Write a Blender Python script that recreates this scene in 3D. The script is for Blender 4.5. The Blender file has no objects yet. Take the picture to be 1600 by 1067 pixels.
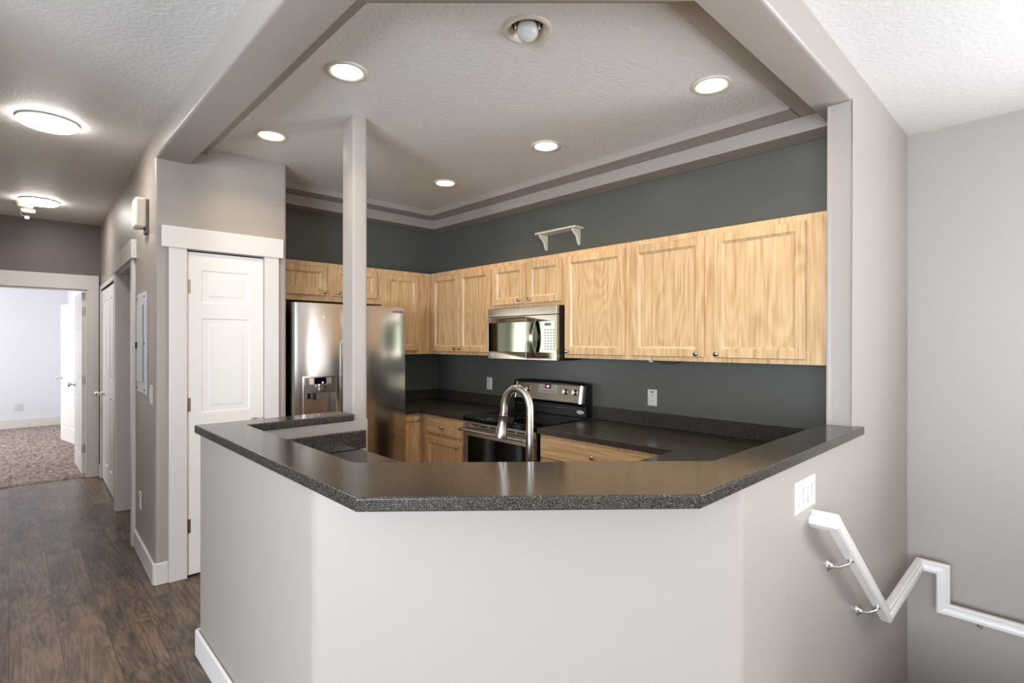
import bpy, bmesh, math, random
from mathutils import Matrix, Vector
from mathutils.geometry import tessellate_polygon

SC = bpy.context.scene
COL = SC.collection
random.seed(7)
R = math.radians

# ------------------------------------------------------------------ camera, world, light, exposure
cam_d = bpy.data.cameras.new('camera')
cam_d.sensor_width = 36.0
cam_d.lens = 825.03 / 1600 * 36.0
cam_d.clip_start = 0.02
cam = bpy.data.objects.new('camera', cam_d)
cam.location = (0, 0, 1.485)
cam.rotation_euler = (R(90), 0, R(-43.612))
COL.objects.link(cam)
SC.camera = cam

vs = SC.view_settings
vs.view_transform = 'Standard'
vs.look = 'None'
vs.gamma = 1.0
vs.use_curve_mapping = False
vs.exposure = 0.2

world = bpy.data.worlds.new('world')
SC.world = world
world.use_nodes = True
bgn = world.node_tree.nodes['Background']
bgn.inputs[0].default_value = (0.80, 0.90, 1.0, 1)
bgn.inputs[1].default_value = 1.0


def area_light(name, loc, rot, sx, sy, power, color, spread=None, shape='RECTANGLE'):
    d = bpy.data.lights.new(name, 'AREA')
    d.shape = shape
    d.size = sx
    if shape in ('RECTANGLE', 'ELLIPSE'):
        d.size_y = sy
    d.energy = power
    d.color = color
    if spread:
        d.spread = spread
    o = bpy.data.objects.new(name, d)
    o.location = loc
    o.rotation_euler = rot
    COL.objects.link(o)
    return o


# daylight entering through the living room windows behind the camera and the bedroom window;
# the living room ones are tilted upward to brighten the ceilings
DAY = (0.93, 0.97, 1.08)


def daylight(name, loc, direction, sx, sy, power, color):
    o = area_light(name, loc, (0, 0, 0), sx, sy, power, color)
    o.rotation_euler = Vector(direction).to_track_quat('-Z', 'Y').to_euler()
    return o


daylight('daylight_south', (-0.6, -4.12, 1.45), (0, 1, 0.50), 4.0, 1.9, 38, DAY)
daylight('daylight_west', (-3.42, -0.9, 1.40), (1, 0, 0.40), 3.5, 1.8, 345, (0.87, 0.98, 1.12))
daylight('added_light_east', (4.02, -1.95, 1.50), (-1, 0, 0.45), 1.8, 1.7, 165, (0.97, 0.98, 1.05))  # added east source, placed to brighten the right wall and ceiling
daylight('daylight_bedroom', (-2.38, 10.2, 1.45), (1, 0, 0), 2.5, 1.4, 84, (0.97, 0.97, 1.0))


# ------------------------------------------------------------------ materials
def s2l(c):
    return tuple(((v / 255) / 12.92 if v / 255 <= 0.04045 else ((v / 255 + 0.055) / 1.055) ** 2.4) for v in c)


class NT:
    def __init__(self, name):
        self.m = bpy.data.materials.new(name)
        self.m.use_nodes = True
        self.t = self.m.node_tree
        self.b = self.t.nodes['Principled BSDF']

    def n(self, kind, **kw):
        nd = self.t.nodes.new(kind)
        for k, v in kw.items():
            setattr(nd, k, v)
        return nd

    def l(self, a, ao, b, bi):
        self.t.links.new(a.outputs[ao], b.inputs[bi])

    def coords(self, scale=(1, 1, 1), rot=(0, 0, 0), rnd=False):
        tc = self.n('ShaderNodeTexCoord')
        mp = self.n('ShaderNodeMapping')
        mp.inputs['Scale'].default_value = scale
        mp.inputs['Rotation'].default_value = rot
        if rnd:
            oi = self.n('ShaderNodeObjectInfo')
            ad = self.n('ShaderNodeVectorMath', operation='MULTIPLY_ADD')
            self.l(oi, 'Random', ad, 0)
            ad.inputs[1].default_value = (7.3, 11.1, 5.7)
            self.l(tc, 'Object', ad, 2)
            self.l(ad, 0, mp, 0)
        else:
            self.l(tc, 'Object', mp, 0)
        return mp

    def bump(self, src, out, strength, dist=0.01):
        bp = self.n('ShaderNodeBump')
        bp.inputs['Strength'].default_value = strength
        bp.inputs['Distance'].default_value = dist
        self.l(src, out, bp, 'Height')
        self.l(bp, 0, self.b, 'Normal')
        return bp


def plain(name, rgb, rough=0.5, metal=0.0, coat=0.0, bump=None, spec=None):
    m = NT(name)
    m.b.inputs['Base Color'].default_value = (*s2l(rgb), 1)
    m.b.inputs['Roughness'].default_value = rough
    m.b.inputs['Metallic'].default_value = metal
    if coat:
        m.b.inputs['Coat Weight'].default_value = coat
        m.b.inputs['Coat Roughness'].default_value = 0.1
    if spec is not None:
        m.b.inputs['Specular IOR Level'].default_value = spec
    if bump:
        mp = m.coords()
        nz = m.n('ShaderNodeTexNoise')
        nz.inputs['Scale'].default_value = bump[0]
        nz.inputs['Detail'].default_value = 4
        m.l(mp, 0, nz, 'Vector')
        m.bump(nz, 0, bump[1], bump[2])
    return m.m


def emit(name, rgb, strength):
    m = NT(name)
    m.b.inputs['Base Color'].default_value = (0.9, 0.9, 0.9, 1)
    m.b.inputs['Emission Color'].default_value = (*rgb, 1)
    m.b.inputs['Emission Strength'].default_value = strength
    return m.m


def ramp(m, stops):
    r = m.n('ShaderNodeValToRGB')
    e = r.color_ramp.elements
    while len(e) > 1:
        e.remove(e[-1])
    e[0].position, e[0].color = stops[0][0], (*s2l(stops[0][1]), 1)
    for p, c in stops[1:]:
        q = e.new(p)
        q.color = (*s2l(c), 1)
    return r


def oak(name, cols, fine, broad, rough=0.38):
    """fine: scale of the pore streaks, broad: scale of the cathedral figure."""
    m = NT(name)
    mp = m.coords(fine, rnd=True)
    n1 = m.n('ShaderNodeTexNoise')
    n1.inputs['Scale'].default_value = 1.0
    n1.inputs['Detail'].default_value = 3
    m.l(mp, 0, n1, 'Vector')
    mp2 = m.coords(broad, rnd=True)
    n2 = m.n('ShaderNodeTexNoise')
    n2.inputs['Scale'].default_value = 1.0
    n2.inputs['Detail'].default_value = 1.5
    n2.inputs['Distortion'].default_value = 0.25
    m.l(mp2, 0, n2, 'Vector')
    mu = m.n('ShaderNodeMath', operation='MULTIPLY')
    mu.inputs[1].default_value = 95
    m.l(n2, 0, mu, 0)
    si = m.n('ShaderNodeMath', operation='SINE')
    m.l(mu, 0, si, 0)
    a = m.n('ShaderNodeMath', operation='MULTIPLY_ADD')
    a.inputs[1].default_value = 0.075
    m.l(si, 0, a, 0)
    m.l(n1, 0, a, 2)
    rp = ramp(m, [(0.25, cols[0]), (0.5, cols[1]), (0.75, cols[2])])
    m.l(a, 0, rp, 0)
    m.l(rp, 0, m.b, 'Base Color')
    m.b.inputs['Roughness'].default_value = rough
    m.b.inputs['Coat Weight'].default_value = 0.25
    m.b.inputs['Coat Roughness'].default_value = 0.25
    m.bump(a, 0, 0.08, 0.002)
    return m.m


OAKC = [(186, 146, 100), (211, 174, 128), (224, 192, 148)]
M = {}
M['greige'] = plain('greige_paint', (166, 157, 148), 0.42, bump=(160, 0.06, 0.002))
M['mauve'] = plain('mauve_grey_paint', (116, 104, 100), 0.45, bump=(160, 0.06, 0.002))
M['dark_paint'] = plain('dark_green_grey_paint', (94, 95, 87), 0.36, bump=(160, 0.08, 0.002))
M['ceiling'] = plain('knockdown_ceiling_paint', (230, 228, 224), 0.55, bump=(52, 0.38, 0.008))
M['white'] = plain('white_trim_paint', (224, 219, 214), 0.32)
M['door_white'] = plain('white_door_paint', (238, 234, 228), 0.35)
M['bedroom'] = plain('pale_bedroom_paint', (226, 226, 230), 0.6)
M['oak'] = oak('oak', OAKC, (70, 70, 3.5), (3.2, 3.2, 0.75))
M['oak_panel'] = oak('oak_panel', OAKC, (60, 60, 3.0), (4.2, 4.2, 0.9))
M['oak_across'] = oak('oak_across', OAKC, (3.5, 3.5, 70), (0.8, 0.8, 4))
M['cream'] = plain('cream_plastic', (226, 218, 200), 0.4)
M['white_plastic'] = plain('white_plastic', (212, 210, 206), 0.35)
M['panel_grey'] = plain('pale_grey_enamel', (206, 209, 212), 0.4)
M['nickel'] = plain('satin_nickel', (190, 180, 168), 0.22, 1.0)
M['chrome'] = plain('chrome', (225, 225, 225), 0.1, 1.0)
M['brass'] = plain('aged_brass', (178, 164, 138), 0.3, 1.0)
M['black'] = plain('black_plastic', (14, 14, 14), 0.3)
M['dark_gap'] = plain('dark_recess', (10, 10, 10), 0.9)
M['black_glass'] = plain('black_glass', (5, 5, 6), 0.04, spec=0.35)
M['mirror_glass'] = plain('green_reflection_glass', (112, 116, 98), 0.06, 1.0)  # green of the trees' reflection is put into the glass colour
M['bronze'] = plain('brown_recess_metal', (92, 80, 62), 0.5, 0.3)
M['lens_warm'] = emit('lit_lamp_lens', (1.0, 0.86, 0.66), 14)
M['lens_hall'] = emit('lit_led_lens', (1.0, 0.95, 0.90), 36)
M['led_red'] = emit('red_clock_digits', (1.0, 0.16, 0.05), 2.0)
M['led_blue'] = emit('blue_indicator', (0.12, 0.2, 1.0), 2.5)
M['logo_grey'] = plain('grey_logo', (70, 62, 55), 0.4, 0.6)
M['logo_white'] = plain('pale_logo', (225, 225, 222), 0.4)
M['rubber'] = plain('black_rubber', (18, 18, 18), 0.7)


def steel(name, col, rough, sc):
    m = NT(name)
    mp = m.coords(sc)
    nz = m.n('ShaderNodeTexNoise')
    nz.inputs['Scale'].default_value = 1.0
    nz.inputs['Detail'].default_value = 2
    m.l(mp, 0, nz, 'Vector')
    mr = m.n('ShaderNodeMapRange')
    mr.inputs['To Min'].default_value = rough - 0.04
    mr.inputs['To Max'].default_value = rough + 0.05
    m.l(nz, 0, mr, 0)
    m.l(mr, 0, m.b, 'Roughness')
    m.b.inputs['Base Color'].default_value = (*s2l(col), 1)
    m.b.inputs['Metallic'].default_value = 1.0
    m.b.inputs['Anisotropic'].default_value = 0.3
    m.bump(nz, 0, 0.015, 0.001)
    return m.m


M['steel'] = steel('brushed_steel', (194, 188, 180), 0.19, (4, 4, 500))
M['steel_range'] = steel('warm_brushed_steel', (186, 176, 160), 0.28, (4, 4, 400))
M['steel_fascia'] = steel('warm_satin_steel', (150, 138, 122), 0.42, (4, 4, 400))


def countertop():
    m = NT('speckled_solid_surface')
    mp = m.coords()
    n1 = m.n('ShaderNodeTexNoise')
    n1.inputs['Scale'].default_value = 420
    n1.inputs['Detail'].default_value = 1.0
    m.l(mp, 0, n1, 'Vector')
    rp = ramp(m, [(0.32, (24, 21, 18)), (0.50, (52, 47, 42)), (0.62, (76, 72, 64)), (0.74, (140, 138, 126))])
    m.l(n1, 0, rp, 0)
    m.l(rp, 0, m.b, 'Base Color')
    m.b.inputs['Roughness'].default_value = 0.17
    m.b.inputs['Specular IOR Level'].default_value = 0.35
    return m.m


M['counter'] = countertop()


def plank_floor():
    m = NT('vinyl_planks')
    mp = m.coords(rot=(0, 0, R(90)))
    br = m.n('ShaderNodeTexBrick')
    br.offset = 0.37
    br.inputs['Scale'].default_value = 1.0
    br.inputs['Brick Width'].default_value = 1.22
    br.inputs['Row Height'].default_value = 0.184
    br.inputs['Mortar Size'].default_value = 0.0016
    br.inputs['Mortar Smooth'].default_value = 0.3
    br.inputs['Bias'].default_value = 0.0
    br.inputs['Color1'].default_value = (0.0, 0.0, 0.0, 1)
    br.inputs['Color2'].default_value = (1, 1, 1, 1)
    br.inputs['Mortar'].default_value = (0.5, 0.5, 0.5, 1)
    m.l(mp, 0, br, 'Vector')
    # per-plank shift of the grain
    tc = m.n('ShaderNodeTexCoord')
    ad = m.n('ShaderNodeVectorMath', operation='MULTIPLY_ADD')
    m.l(br, 'Color', ad, 0)
    ad.inputs[1].default_value = (5, 9, 0)
    m.l(tc, 'Object', ad, 2)
    m2 = m.n('ShaderNodeMapping')
    m2.inputs['Scale'].default_value = (9, 1.1, 1)
    m.l(ad, 0, m2, 0)
    n1 = m.n('ShaderNodeTexNoise')
    n1.inputs['Scale'].default_value = 1.0
    n1.inputs['Detail'].default_value = 3
    n1.inputs['Distortion'].default_value = 0.5
    m.l(m2, 0, n1, 'Vector')
    mu = m.n('ShaderNodeMath', operation='MULTIPLY')
    mu.inputs[1].default_value = 62
    m.l(n1, 0, mu, 0)
    si = m.n('ShaderNodeMath', operation='SINE')
    m.l(mu, 0, si, 0)
    m3 = m.n('ShaderNodeMapping')
    m3.inputs['Scale'].default_value = (80, 6, 1)
    m.l(ad, 0, m3, 0)
    n2 = m.n('ShaderNodeTexNoise')
    n2.inputs['Scale'].default_value = 1.0
    n2.inputs['Detail'].default_value = 5
    m.l(m3, 0, n2, 'Vector')
    m4 = m.n('ShaderNodeMapping')
    m4.inputs['Scale'].default_value = (7, 2.2, 1)
    m.l(ad, 0, m4, 0)
    n3 = m.n('ShaderNodeTexNoise')
    n3.inputs['Scale'].default_value = 1.0
    n3.inputs['Detail'].default_value = 6
    n3.inputs['Roughness'].default_value = 0.65
    m.l(m4, 0, n3, 'Vector')
    a1 = m.n('ShaderNodeMath', operation='MULTIPLY_ADD')
    a1.inputs[1].default_value = 0.075
    m.l(si, 0, a1, 0)
    m.l(n3, 0, a1, 2)
    a2 = m.n('ShaderNodeMath', operation='MULTIPLY_ADD')
    a2.inputs[1].default_value = 0.45
    m.l(n2, 0, a2, 0)
    m.l(a1, 0, a2, 2)
    a3 = m.n('ShaderNodeMath', operation='MULTIPLY_ADD')
    a3.inputs[1].default_value = 0.16
    m.l(br, 'Color', a3, 0)
    m.l(a2, 0, a3, 2)
    rp = ramp(m, [(0.52, (34, 28, 23)), (0.66, (74, 61, 51)), (0.82, (102, 85, 70)), (1.0, (132, 111, 91))])
    m.l(a3, 0, rp, 0)
    mx = m.n('ShaderNodeMixRGB')
    m.l(br, 'Fac', mx, 0)
    m.l(rp, 0, mx, 1)
    mx.inputs[2].default_value = (*s2l((52, 45, 40)), 1)
    m.l(mx, 0, m.b, 'Base Color')
    m.b.inputs['Roughness'].default_value = 0.36
    m.bump(a3, 0, 0.10, 0.003)
    return m.m


M['planks'] = plank_floor()


def carpet_mat():
    m = NT('shag_carpet')
    mp = m.coords((1, 1, 1))
    n1 = m.n('ShaderNodeTexNoise')
    n1.inputs['Scale'].default_value = 26
    n1.inputs['Detail'].default_value = 5
    m.l(mp, 0, n1, 'Vector')
    rp = ramp(m, [(0.30, (104, 90, 80)), (0.5, (164, 148, 136)), (0.7, (200, 186, 174))])
    m.l(n1, 0, rp, 0)
    m.l(rp, 0, m.b, 'Base Color')
    m.b.inputs['Roughness'].default_value = 0.95
    m.bump(n1, 0, 1.0, 0.03)
    return m.m


M['carpet'] = carpet_mat()


# ------------------------------------------------------------------ mesh builder
PM = {}          # object name -> world matrix its children are built against


def frame(o, ux, n):
    """local x = width direction, local y = outward normal, local z = up"""
    ux, n = Vector(ux), Vector(n)
    up = Vector((0, 0, 1))
    return Matrix(((ux.x, n.x, up.x, o[0]), (ux.y, n.y, up.y, o[1]), (ux.z, n.z, up.z, o[2]), (0, 0, 0, 1)))


class MB:
    def __init__(self, xf=None):
        self.bm = bmesh.new()
        self.xf = xf

    def _v(self, p, m=None):
        p = Vector(p)
        return self.bm.verts.new(m @ p if m is not None else p)

    def box(self, x0, x1, y0, y1, z0, z1, m=None):
        v = [self._v(p, m) for p in ((x0, y0, z0), (x1, y0, z0), (x1, y1, z0), (x0, y1, z0),
                                     (x0, y0, z1), (x1, y0, z1), (x1, y1, z1), (x0, y1, z1))]
        for f in ((3, 2, 1, 0), (4, 5, 6, 7), (0, 1, 5, 4), (1, 2, 6, 5), (2, 3, 7, 6), (3, 0, 4, 7)):
            self.bm.faces.new([v[i] for i in f])
        return self

    def prism(self, pts, z0, z1, holes=(), m=None):
        loops = [list(pts)] + [list(h) for h in holes]
        bot, top = [], []
        for lp in loops:
            bot.append([self._v((p[0], p[1], z0), m) for p in lp])
            top.append([self._v((p[0], p[1], z1), m) for p in lp])
        if not holes:
            self.bm.faces.new(top[0])
            self.bm.faces.new(bot[0][::-1])
        else:
            tris = tessellate_polygon([[Vector((p[0], p[1], 0)) for p in lp] for lp in loops])
            fb = [v for l in bot for v in l]
            ft = [v for l in top for v in l]
            for t in tris:
                self.bm.faces.new([ft[i] for i in t])
                self.bm.faces.new([fb[i] for i in t[::-1]])
        for b, t in zip(bot, top):
            n = len(b)
            for i in range(n):
                j = (i + 1) % n
                self.bm.faces.new((b[i], b[j], t[j], t[i]))
        return self

    def lathe(self, prof, m=None, n=32, close=False):
        """prof: (r, z) along local z"""
        rings = []
        for r, z in prof:
            if r < 1e-6:
                rings.append([self._v((0, 0, z), m)])
            else:
                rings.append([self._v((r * math.cos(2 * math.pi * i / n), r * math.sin(2 * math.pi * i / n), z), m) for i in range(n)])
        pairs = list(zip(rings, rings[1:]))
        if close:
            pairs.append((rings[-1], rings[0]))
        for a, b in pairs:
            for i in range(n):
                j = (i + 1) % n
                if len(a) == 1 and len(b) == 1:
                    continue
                if len(a) == 1:
                    self.bm.faces.new((a[0], b[j], b[i]))
                elif len(b) == 1:
                    self.bm.faces.new((a[i], a[j], b[0]))
                else:
                    self.bm.faces.new((a[i], a[j], b[j], b[i]))
        return self

    def tube(self, pts, rad, n=16, cap=True, m=None):
        pts = [Vector(p) for p in pts]
        if not hasattr(rad, '__len__'):
            rad = [rad] * len(pts)
        prev = None
        rings = []
        for i, p in enumerate(pts):
            t = (pts[min(i + 1, len(pts) - 1)] - pts[max(i - 1, 0)]).normalized()
            if prev is None:
                a = Vector((0, 0, 1)) if abs(t.z) < 0.9 else Vector((1, 0, 0))
                u = t.cross(a).normalized()
            else:
                u = (prev - t * prev.dot(t)).normalized()
            w = t.cross(u)
            prev = u
            rings.append([self._v(p + (u * math.cos(2 * math.pi * k / n) + w * math.sin(2 * math.pi * k / n)) * rad[i], m) for k in range(n)])
        for a, b in zip(rings, rings[1:]):
            for i in range(n):
                j = (i + 1) % n
                self.bm.faces.new((a[i], a[j], b[j], b[i]))
        if cap:
            self.bm.faces.new(rings[0][::-1])
            self.bm.faces.new(rings[-1])
        return self

    def sweep(self, path, sect, m=None):
        """closed cross sections given explicitly: path = list of lists of points"""
        rings = [[self._v(p, m) for p in ring] for ring in path]
        n = len(rings[0])
        for a, b in zip(rings, rings[1:]):
            for i in range(n):
                j = (i + 1) % n
                self.bm.faces.new((a[i], a[j], b[j], b[i]))
        self.bm.faces.new(rings[0][::-1])
        self.bm.faces.new(rings[-1])
        return self

    def rings(self, rects, m, fill_last=True, fill_first=True, closed=False):
        """rects: (x0, x1, z0, z1, y) loops joined one after the other"""
        L = []
        for x0, x1, z0, z1, y in rects:
            L.append([self._v(p, m) for p in ((x0, y, z0), (x1, y, z0), (x1, y, z1), (x0, y, z1))])
        pr = list(zip(L, L[1:]))
        if closed:
            pr.append((L[-1], L[0]))
        for a, b in pr:
            for i in range(4):
                j = (i + 1) % 4
                self.bm.faces.new((a[i], a[j], b[j], b[i]))
        if fill_first and not closed:
            self.bm.faces.new(L[0][::-1])
        if fill_last and not closed:
            self.bm.faces.new(L[-1])
        return self

    def soft(self, pred, w, seg=4):
        es = [e for e in self.bm.edges if pred(e.verts[0].co, e.verts[1].co)]
        bmesh.ops.bevel(self.bm, geom=es, offset=w, segments=seg, profile=0.5, affect='EDGES')
        return self

    def sphere(self, r, m, n=24):
        prof = [(r * math.sin(math.pi * i / n), -r * math.cos(math.pi * i / n)) for i in range(n + 1)]
        return self.lathe(prof, m, n)

    def panel_slab(self, w, h, t, cells, m, both=False, depth=0.007):
        """white moulded door: front face at y = t, panels sunk into it"""
        xs = sorted({0, w} | {c[0] for c in cells} | {c[1] for c in cells})
        zs = sorted({0, h} | {c[2] for c in cells} | {c[3] for c in cells})
        sides = [(t, 1)] + ([(0, -1)] if both else [])
        for y, s in sides:
            for i in range(len(xs) - 1):
                for j in range(len(zs) - 1):
                    cx, cz = (xs[i] + xs[i + 1]) / 2, (zs[j] + zs[j + 1]) / 2
                    if any(c[0] < cx < c[1] and c[2] < cz < c[3] for c in cells):
                        continue
                    self.bm.faces.new([self._v(p, m) for p in ((xs[i], y, zs[j]), (xs[i + 1], y, zs[j]), (xs[i + 1], y, zs[j + 1]), (xs[i], y, zs[j + 1]))])
            for x0, x1, z0, z1 in cells:
                q = min((x1 - x0), (z1 - z0))
                rr = [(0, 0), (0.008, -depth * 0.7), (0.014, -depth), (min(0.022, q * .2), -depth), (min(0.05, q * .36), -depth * 0.15)]
                self.rings([(x0 + a, x1 - a, z0 + a, z1 - a, y + s * d) for a, d in rr], m, fill_first=False)
        ring = [(0, w, 0, h, 0), (0, w, 0, h, t)]
        self.rings(ring, m, fill_last=False, fill_first=not both)
        bmesh.ops.remove_doubles(self.bm, verts=self.bm.verts, dist=1e-5)
        return self


def link_mesh(name, mb, mat, parent=None, bevel=0.0, seg=2, smooth=False, angle=40, kind=None):
    bm = mb.bm
    bmesh.ops.recalc_face_normals(bm, faces=bm.faces)
    me = bpy.data.meshes.new(name)
    bm.to_mesh(me)
    bm.free()
    if mb.xf is not None:
        me.transform(mb.xf)
    o = bpy.data.objects.new(name, me)
    if mat is not None:
        for mm in (mat if isinstance(mat, (list, tuple)) else [mat]):
            me.materials.append(mm)
    if parent is not None:
        pm = PM[parent.name]
        me.transform(pm.inverted())
        o.parent = parent
        PM[o.name] = pm
    else:
        xs = [v.co for v in me.vertices]
        c = Vector(((min(v.x for v in xs) + max(v.x for v in xs)) / 2, (min(v.y for v in xs) + max(v.y for v in xs)) / 2, min(v.z for v in xs)))
        if kind != 'structure':
            me.transform(Matrix.Translation(-c))
            o.location = c
            PM[o.name] = Matrix.Translation(c)
        else:
            PM[o.name] = Matrix()
    COL.objects.link(o)
    if PM.get(o.name) is None:
        PM[o.name] = Matrix()
    if smooth:
        for p in me.polygons:
            p.use_smooth = True
        try:
            me.set_sharp_from_angle(angle=R(angle))
        except Exception:
            pass
    if bevel:
        bv = o.modifiers.new('bevel', 'BEVEL')
        bv.width = bevel
        bv.segments = seg
        bv.limit_method = 'ANGLE'
        bv.angle_limit = R(35)
        bv.harden_normals = seg > 1
        if seg > 1:
            for p in me.polygons:
                p.use_smooth = True
            try:
                me.set_sharp_from_angle(angle=R(30))
            except Exception:
                pass
    if kind:
        o['kind'] = kind
    return o


def struct(name, mb, mat, **kw):
    return link_mesh(name, mb, mat, kind='structure', **kw)


def tag(o, label, cat, group=None, kind=None):
    o['label'] = label
    o['category'] = cat
    if group:
        o['group'] = group
    if kind:
        o['kind'] = kind
    return o


def thing(name, label, cat, loc, group=None, kind=None):
    o = bpy.data.objects.new(name, None)
    o.empty_display_size = 0.1
    o.location = loc
    COL.objects.link(o)
    PM[o.name] = Matrix.Translation(Vector(loc))
    if kind == 'structure':
        o['kind'] = kind
        if label:
            o['label'] = label
        return o
    return tag(o, label, cat, group)


def copy_tree(o, parent=None, loc=None, rz=None):
    c = o.copy()
    COL.objects.link(c)
    if parent is not None:
        c.parent = parent
    if loc is not None:
        c.location = loc
    if rz is not None:
        c.rotation_euler = (0, 0, rz)
    for ch in list(o.children):
        copy_tree(ch, c)
    return c


def text_mesh(name, body, size, m, mat, parent, depth=0.0006, bold=0.0):
    cu = bpy.data.curves.new(name, 'FONT')
    cu.body = body
    cu.size = size
    cu.extrude = depth
    cu.offset = bold
    cu.align_x = 'CENTER'
    cu.align_y = 'CENTER'
    t = bpy.data.objects.new(name, cu)
    COL.objects.link(t)
    dg = bpy.context.evaluated_depsgraph_get()
    me = bpy.data.meshes.new_from_object(t.evaluated_get(dg))
    bpy.data.objects.remove(t)
    bpy.data.curves.remove(cu)
    # text lies in local xy: stand it up (x -> x, y -> z, z -> outward y)
    stand = Matrix(((-1, 0, 0, 0), (0, 0, 1, 0), (0, 1, 0, 0), (0, 0, 0, 1)))
    me.transform(m @ stand)
    me.transform(PM[parent.name].inverted())
    me.materials.clear()
    me.materials.append(mat)
    o = bpy.data.objects.new(name, me)
    o.parent = parent
    PM[o.name] = PM[parent.name]
    COL.objects.link(o)
    return o


# axis helpers: matrix whose local z points along d from point p
def along(p, d):
    q = Vector(d).to_track_quat('Z', 'Y')
    return Matrix.Translation(Vector(p)) @ q.to_matrix().to_4x4()


# ------------------------------------------------------------------ key dimensions
XW, YW = 3.245, 4.53          # range wall, fridge wall
WX, WY = 0.645, 0.682         # outer faces of the left and right bar walls
ZB = 1.09                     # bar top
ZC = 0.895                    # counter top
ZS = 2.604                    # header soffit
ZK = 2.735                    # kitchen ceiling
ZL = 2.765                    # living and hall ceiling
EX = 4.05                     # stairwell wall
BO = Vector((0.646, 3.826, 0))
BLK = Matrix.Translation(BO) @ Matrix.Rotation(R(-1.4), 4, 'Z')   # pantry and hall block
HV = 3.55                     # hall length

# ------------------------------------------------------------------ setting
struct('floor', MB().prism([(-3.5, -4.2), (2.2, -4.2), (2.2, 0.80), (3.4, 0.80), (3.4, 4.7), (1.6, 4.7), (1.6, 7.43), (-3.5, 7.43)], -0.08, 0), M['planks'])
struct('floor_bedroom', MB().box(-2.6, 3.0, 7.43, 12.6, -0.08, -0.005), M['bedroom'])
struct('floor_landing', MB().box(2.9, 4.2, -1.2, 0.79, -0.86, -0.76), M['carpet'])
st = MB()
for i in range(4):
    st.box(2.2 + 0.22 * i, 2.2 + 0.22 * (i + 1), -0.35, 0.675, -0.9, -0.152 * (i + 1))
struct('floor_stairs', st, M['carpet'])
struct('ceiling', MB().box(-3.6, 4.2, -4.3, 7.5, ZL, ZL + 0.1), M['ceiling'])
struct('ceiling_bedroom', MB().box(-2.6, 3.0, 7.5, 12.6, 2.62, 2.7), M['bedroom'])

eye = (1.505, 1.49)
hole = [(eye[0] + 0.075 * math.cos(2 * math.pi * i / 32), eye[1] + 0.075 * math.sin(2 * math.pi * i / 32)) for i in range(32)]
struct('ceiling_kitchen', MB().prism([(0.80, 3.87), (0.80, 1.60), (1.61, 0.83), (3.25, 0.83), (3.25, 4.56), (1.40, 4.56), (1.40, 3.87)], ZK, ZL - 0.001, [hole]), M['ceiling'])

# header that follows the bar, and the two-step tray trim around the kitchen ceiling
def outer_edge(a, b):
    c = (a + b) / 2
    return c.x < WX + 0.01 or (c.y < WY + 0.01 and c.x < 2.82) or abs((c - Vector((1.07, 1.06, c.z))).dot(Vector((0.66, 0.75, 0)))) < 0.03


hd = MB()
hd.prism([(WX, 3.86), (WX, 1.43), (1.50, WY), (2.83, WY), (2.83, 0.787), (3.243, 0.787), (3.243, 0.842), (1.631, 0.842), (0.825, 1.606), (0.825, 3.86)], ZS, ZL + 0.02)
hd.soft(lambda a, b: abs(a.z - ZS) < 1e-4 and abs(b.z - ZS) < 1e-4 and outer_edge(a, b), 0.016)
struct('wall_header', hd, M['greige'], smooth=True, angle=32)
tr = MB()
tr.prism([(0.823, 3.85), (0.823, 1.604), (1.629, 0.84), (3.243, 0.84), (3.243, 0.985), (1.70, 0.985), (0.925, 1.72), (0.925, 3.85)], 2.69, ZK + 0.01)
tr.box(2.93, 3.243, 0.99, 4.205, 2.69, ZK + 0.01)
tr.box(1.43, 3.243, 4.21, 4.528, 2.69, ZK + 0.01)
struct('trim_1', tr, M['greige'], bevel=0.004)
tl = MB()
tl.box(3.072, 3.243, 0.845, 4.35, ZS, 2.69)
tl.box(1.43, 3.243, 4.355, 4.528, ZS, 2.69)
struct('trim_2', tl, M['greige'], bevel=0.006)

# half walls of the bar, the post and the stairwell walls
def upright(pts):
    return lambda p, q: abs(p.x - q.x) < 1e-4 and abs(p.y - q.y) < 1e-4 and any(abs(p.x - x) < 1e-3 and abs(p.y - y) < 1e-3 for x, y in pts)


pw = MB()
pw.prism([(0.652, 2.83), (0.652, 1.539), (1.617, WY), (2.19, WY), (2.19, 0.787), (1.665, 0.787), (0.795, 1.575), (0.795, 2.70), (1.455, 2.70), (1.455, 2.83)], 0, ZB - 0.039)
pw.soft(upright([(0.652, 1.539), (1.617, WY), (0.652, 2.83)]), 0.022)
struct('wall_peninsula', pw, M['greige'], smooth=True, angle=32)
po = MB().box(1.366, 1.455, 2.7005, 2.8295, ZB - 0.04, ZK + 0.01)
po.soft(upright([(1.366, 2.7005), (1.366, 2.8295), (1.455, 2.7005)]), 0.014)
struct('wall_post', po, M['greige'], smooth=True, angle=32)
sw = MB()
sw.prism([(2.19, -2.0), (EX + 0.1, -2.0), (EX + 0.1, ZL + 0.02), (2.83, ZL + 0.02), (2.83, ZS), (2.83, ZB - 0.039), (2.19, ZB - 0.039)], 0, 0.787 - WY, m=Matrix(((1, 0, 0, 0), (0, 0, 1, WY), (0, 1, 0, 0), (0, 0, 0, 1))))
sw.soft(lambda p, q: abs(p.x - 2.83) < 1e-3 and abs(q.x - 2.83) < 1e-3 and abs(p.y - q.y) < 1e-4 and (p.z + q.z) / 2 < ZS, 0.018)
struct('wall_stair', sw, M['greige'], smooth=True, angle=32)
we = MB()
we.box(EX, EX + 0.1, -4.3, -2.9, -2.0, ZL + 0.02)
we.box(EX, EX + 0.1, -2.9, -1.0, -2.0, 0.6)
we.box(EX, EX + 0.1, -2.9, -1.0, 2.4, ZL + 0.02)
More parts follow.
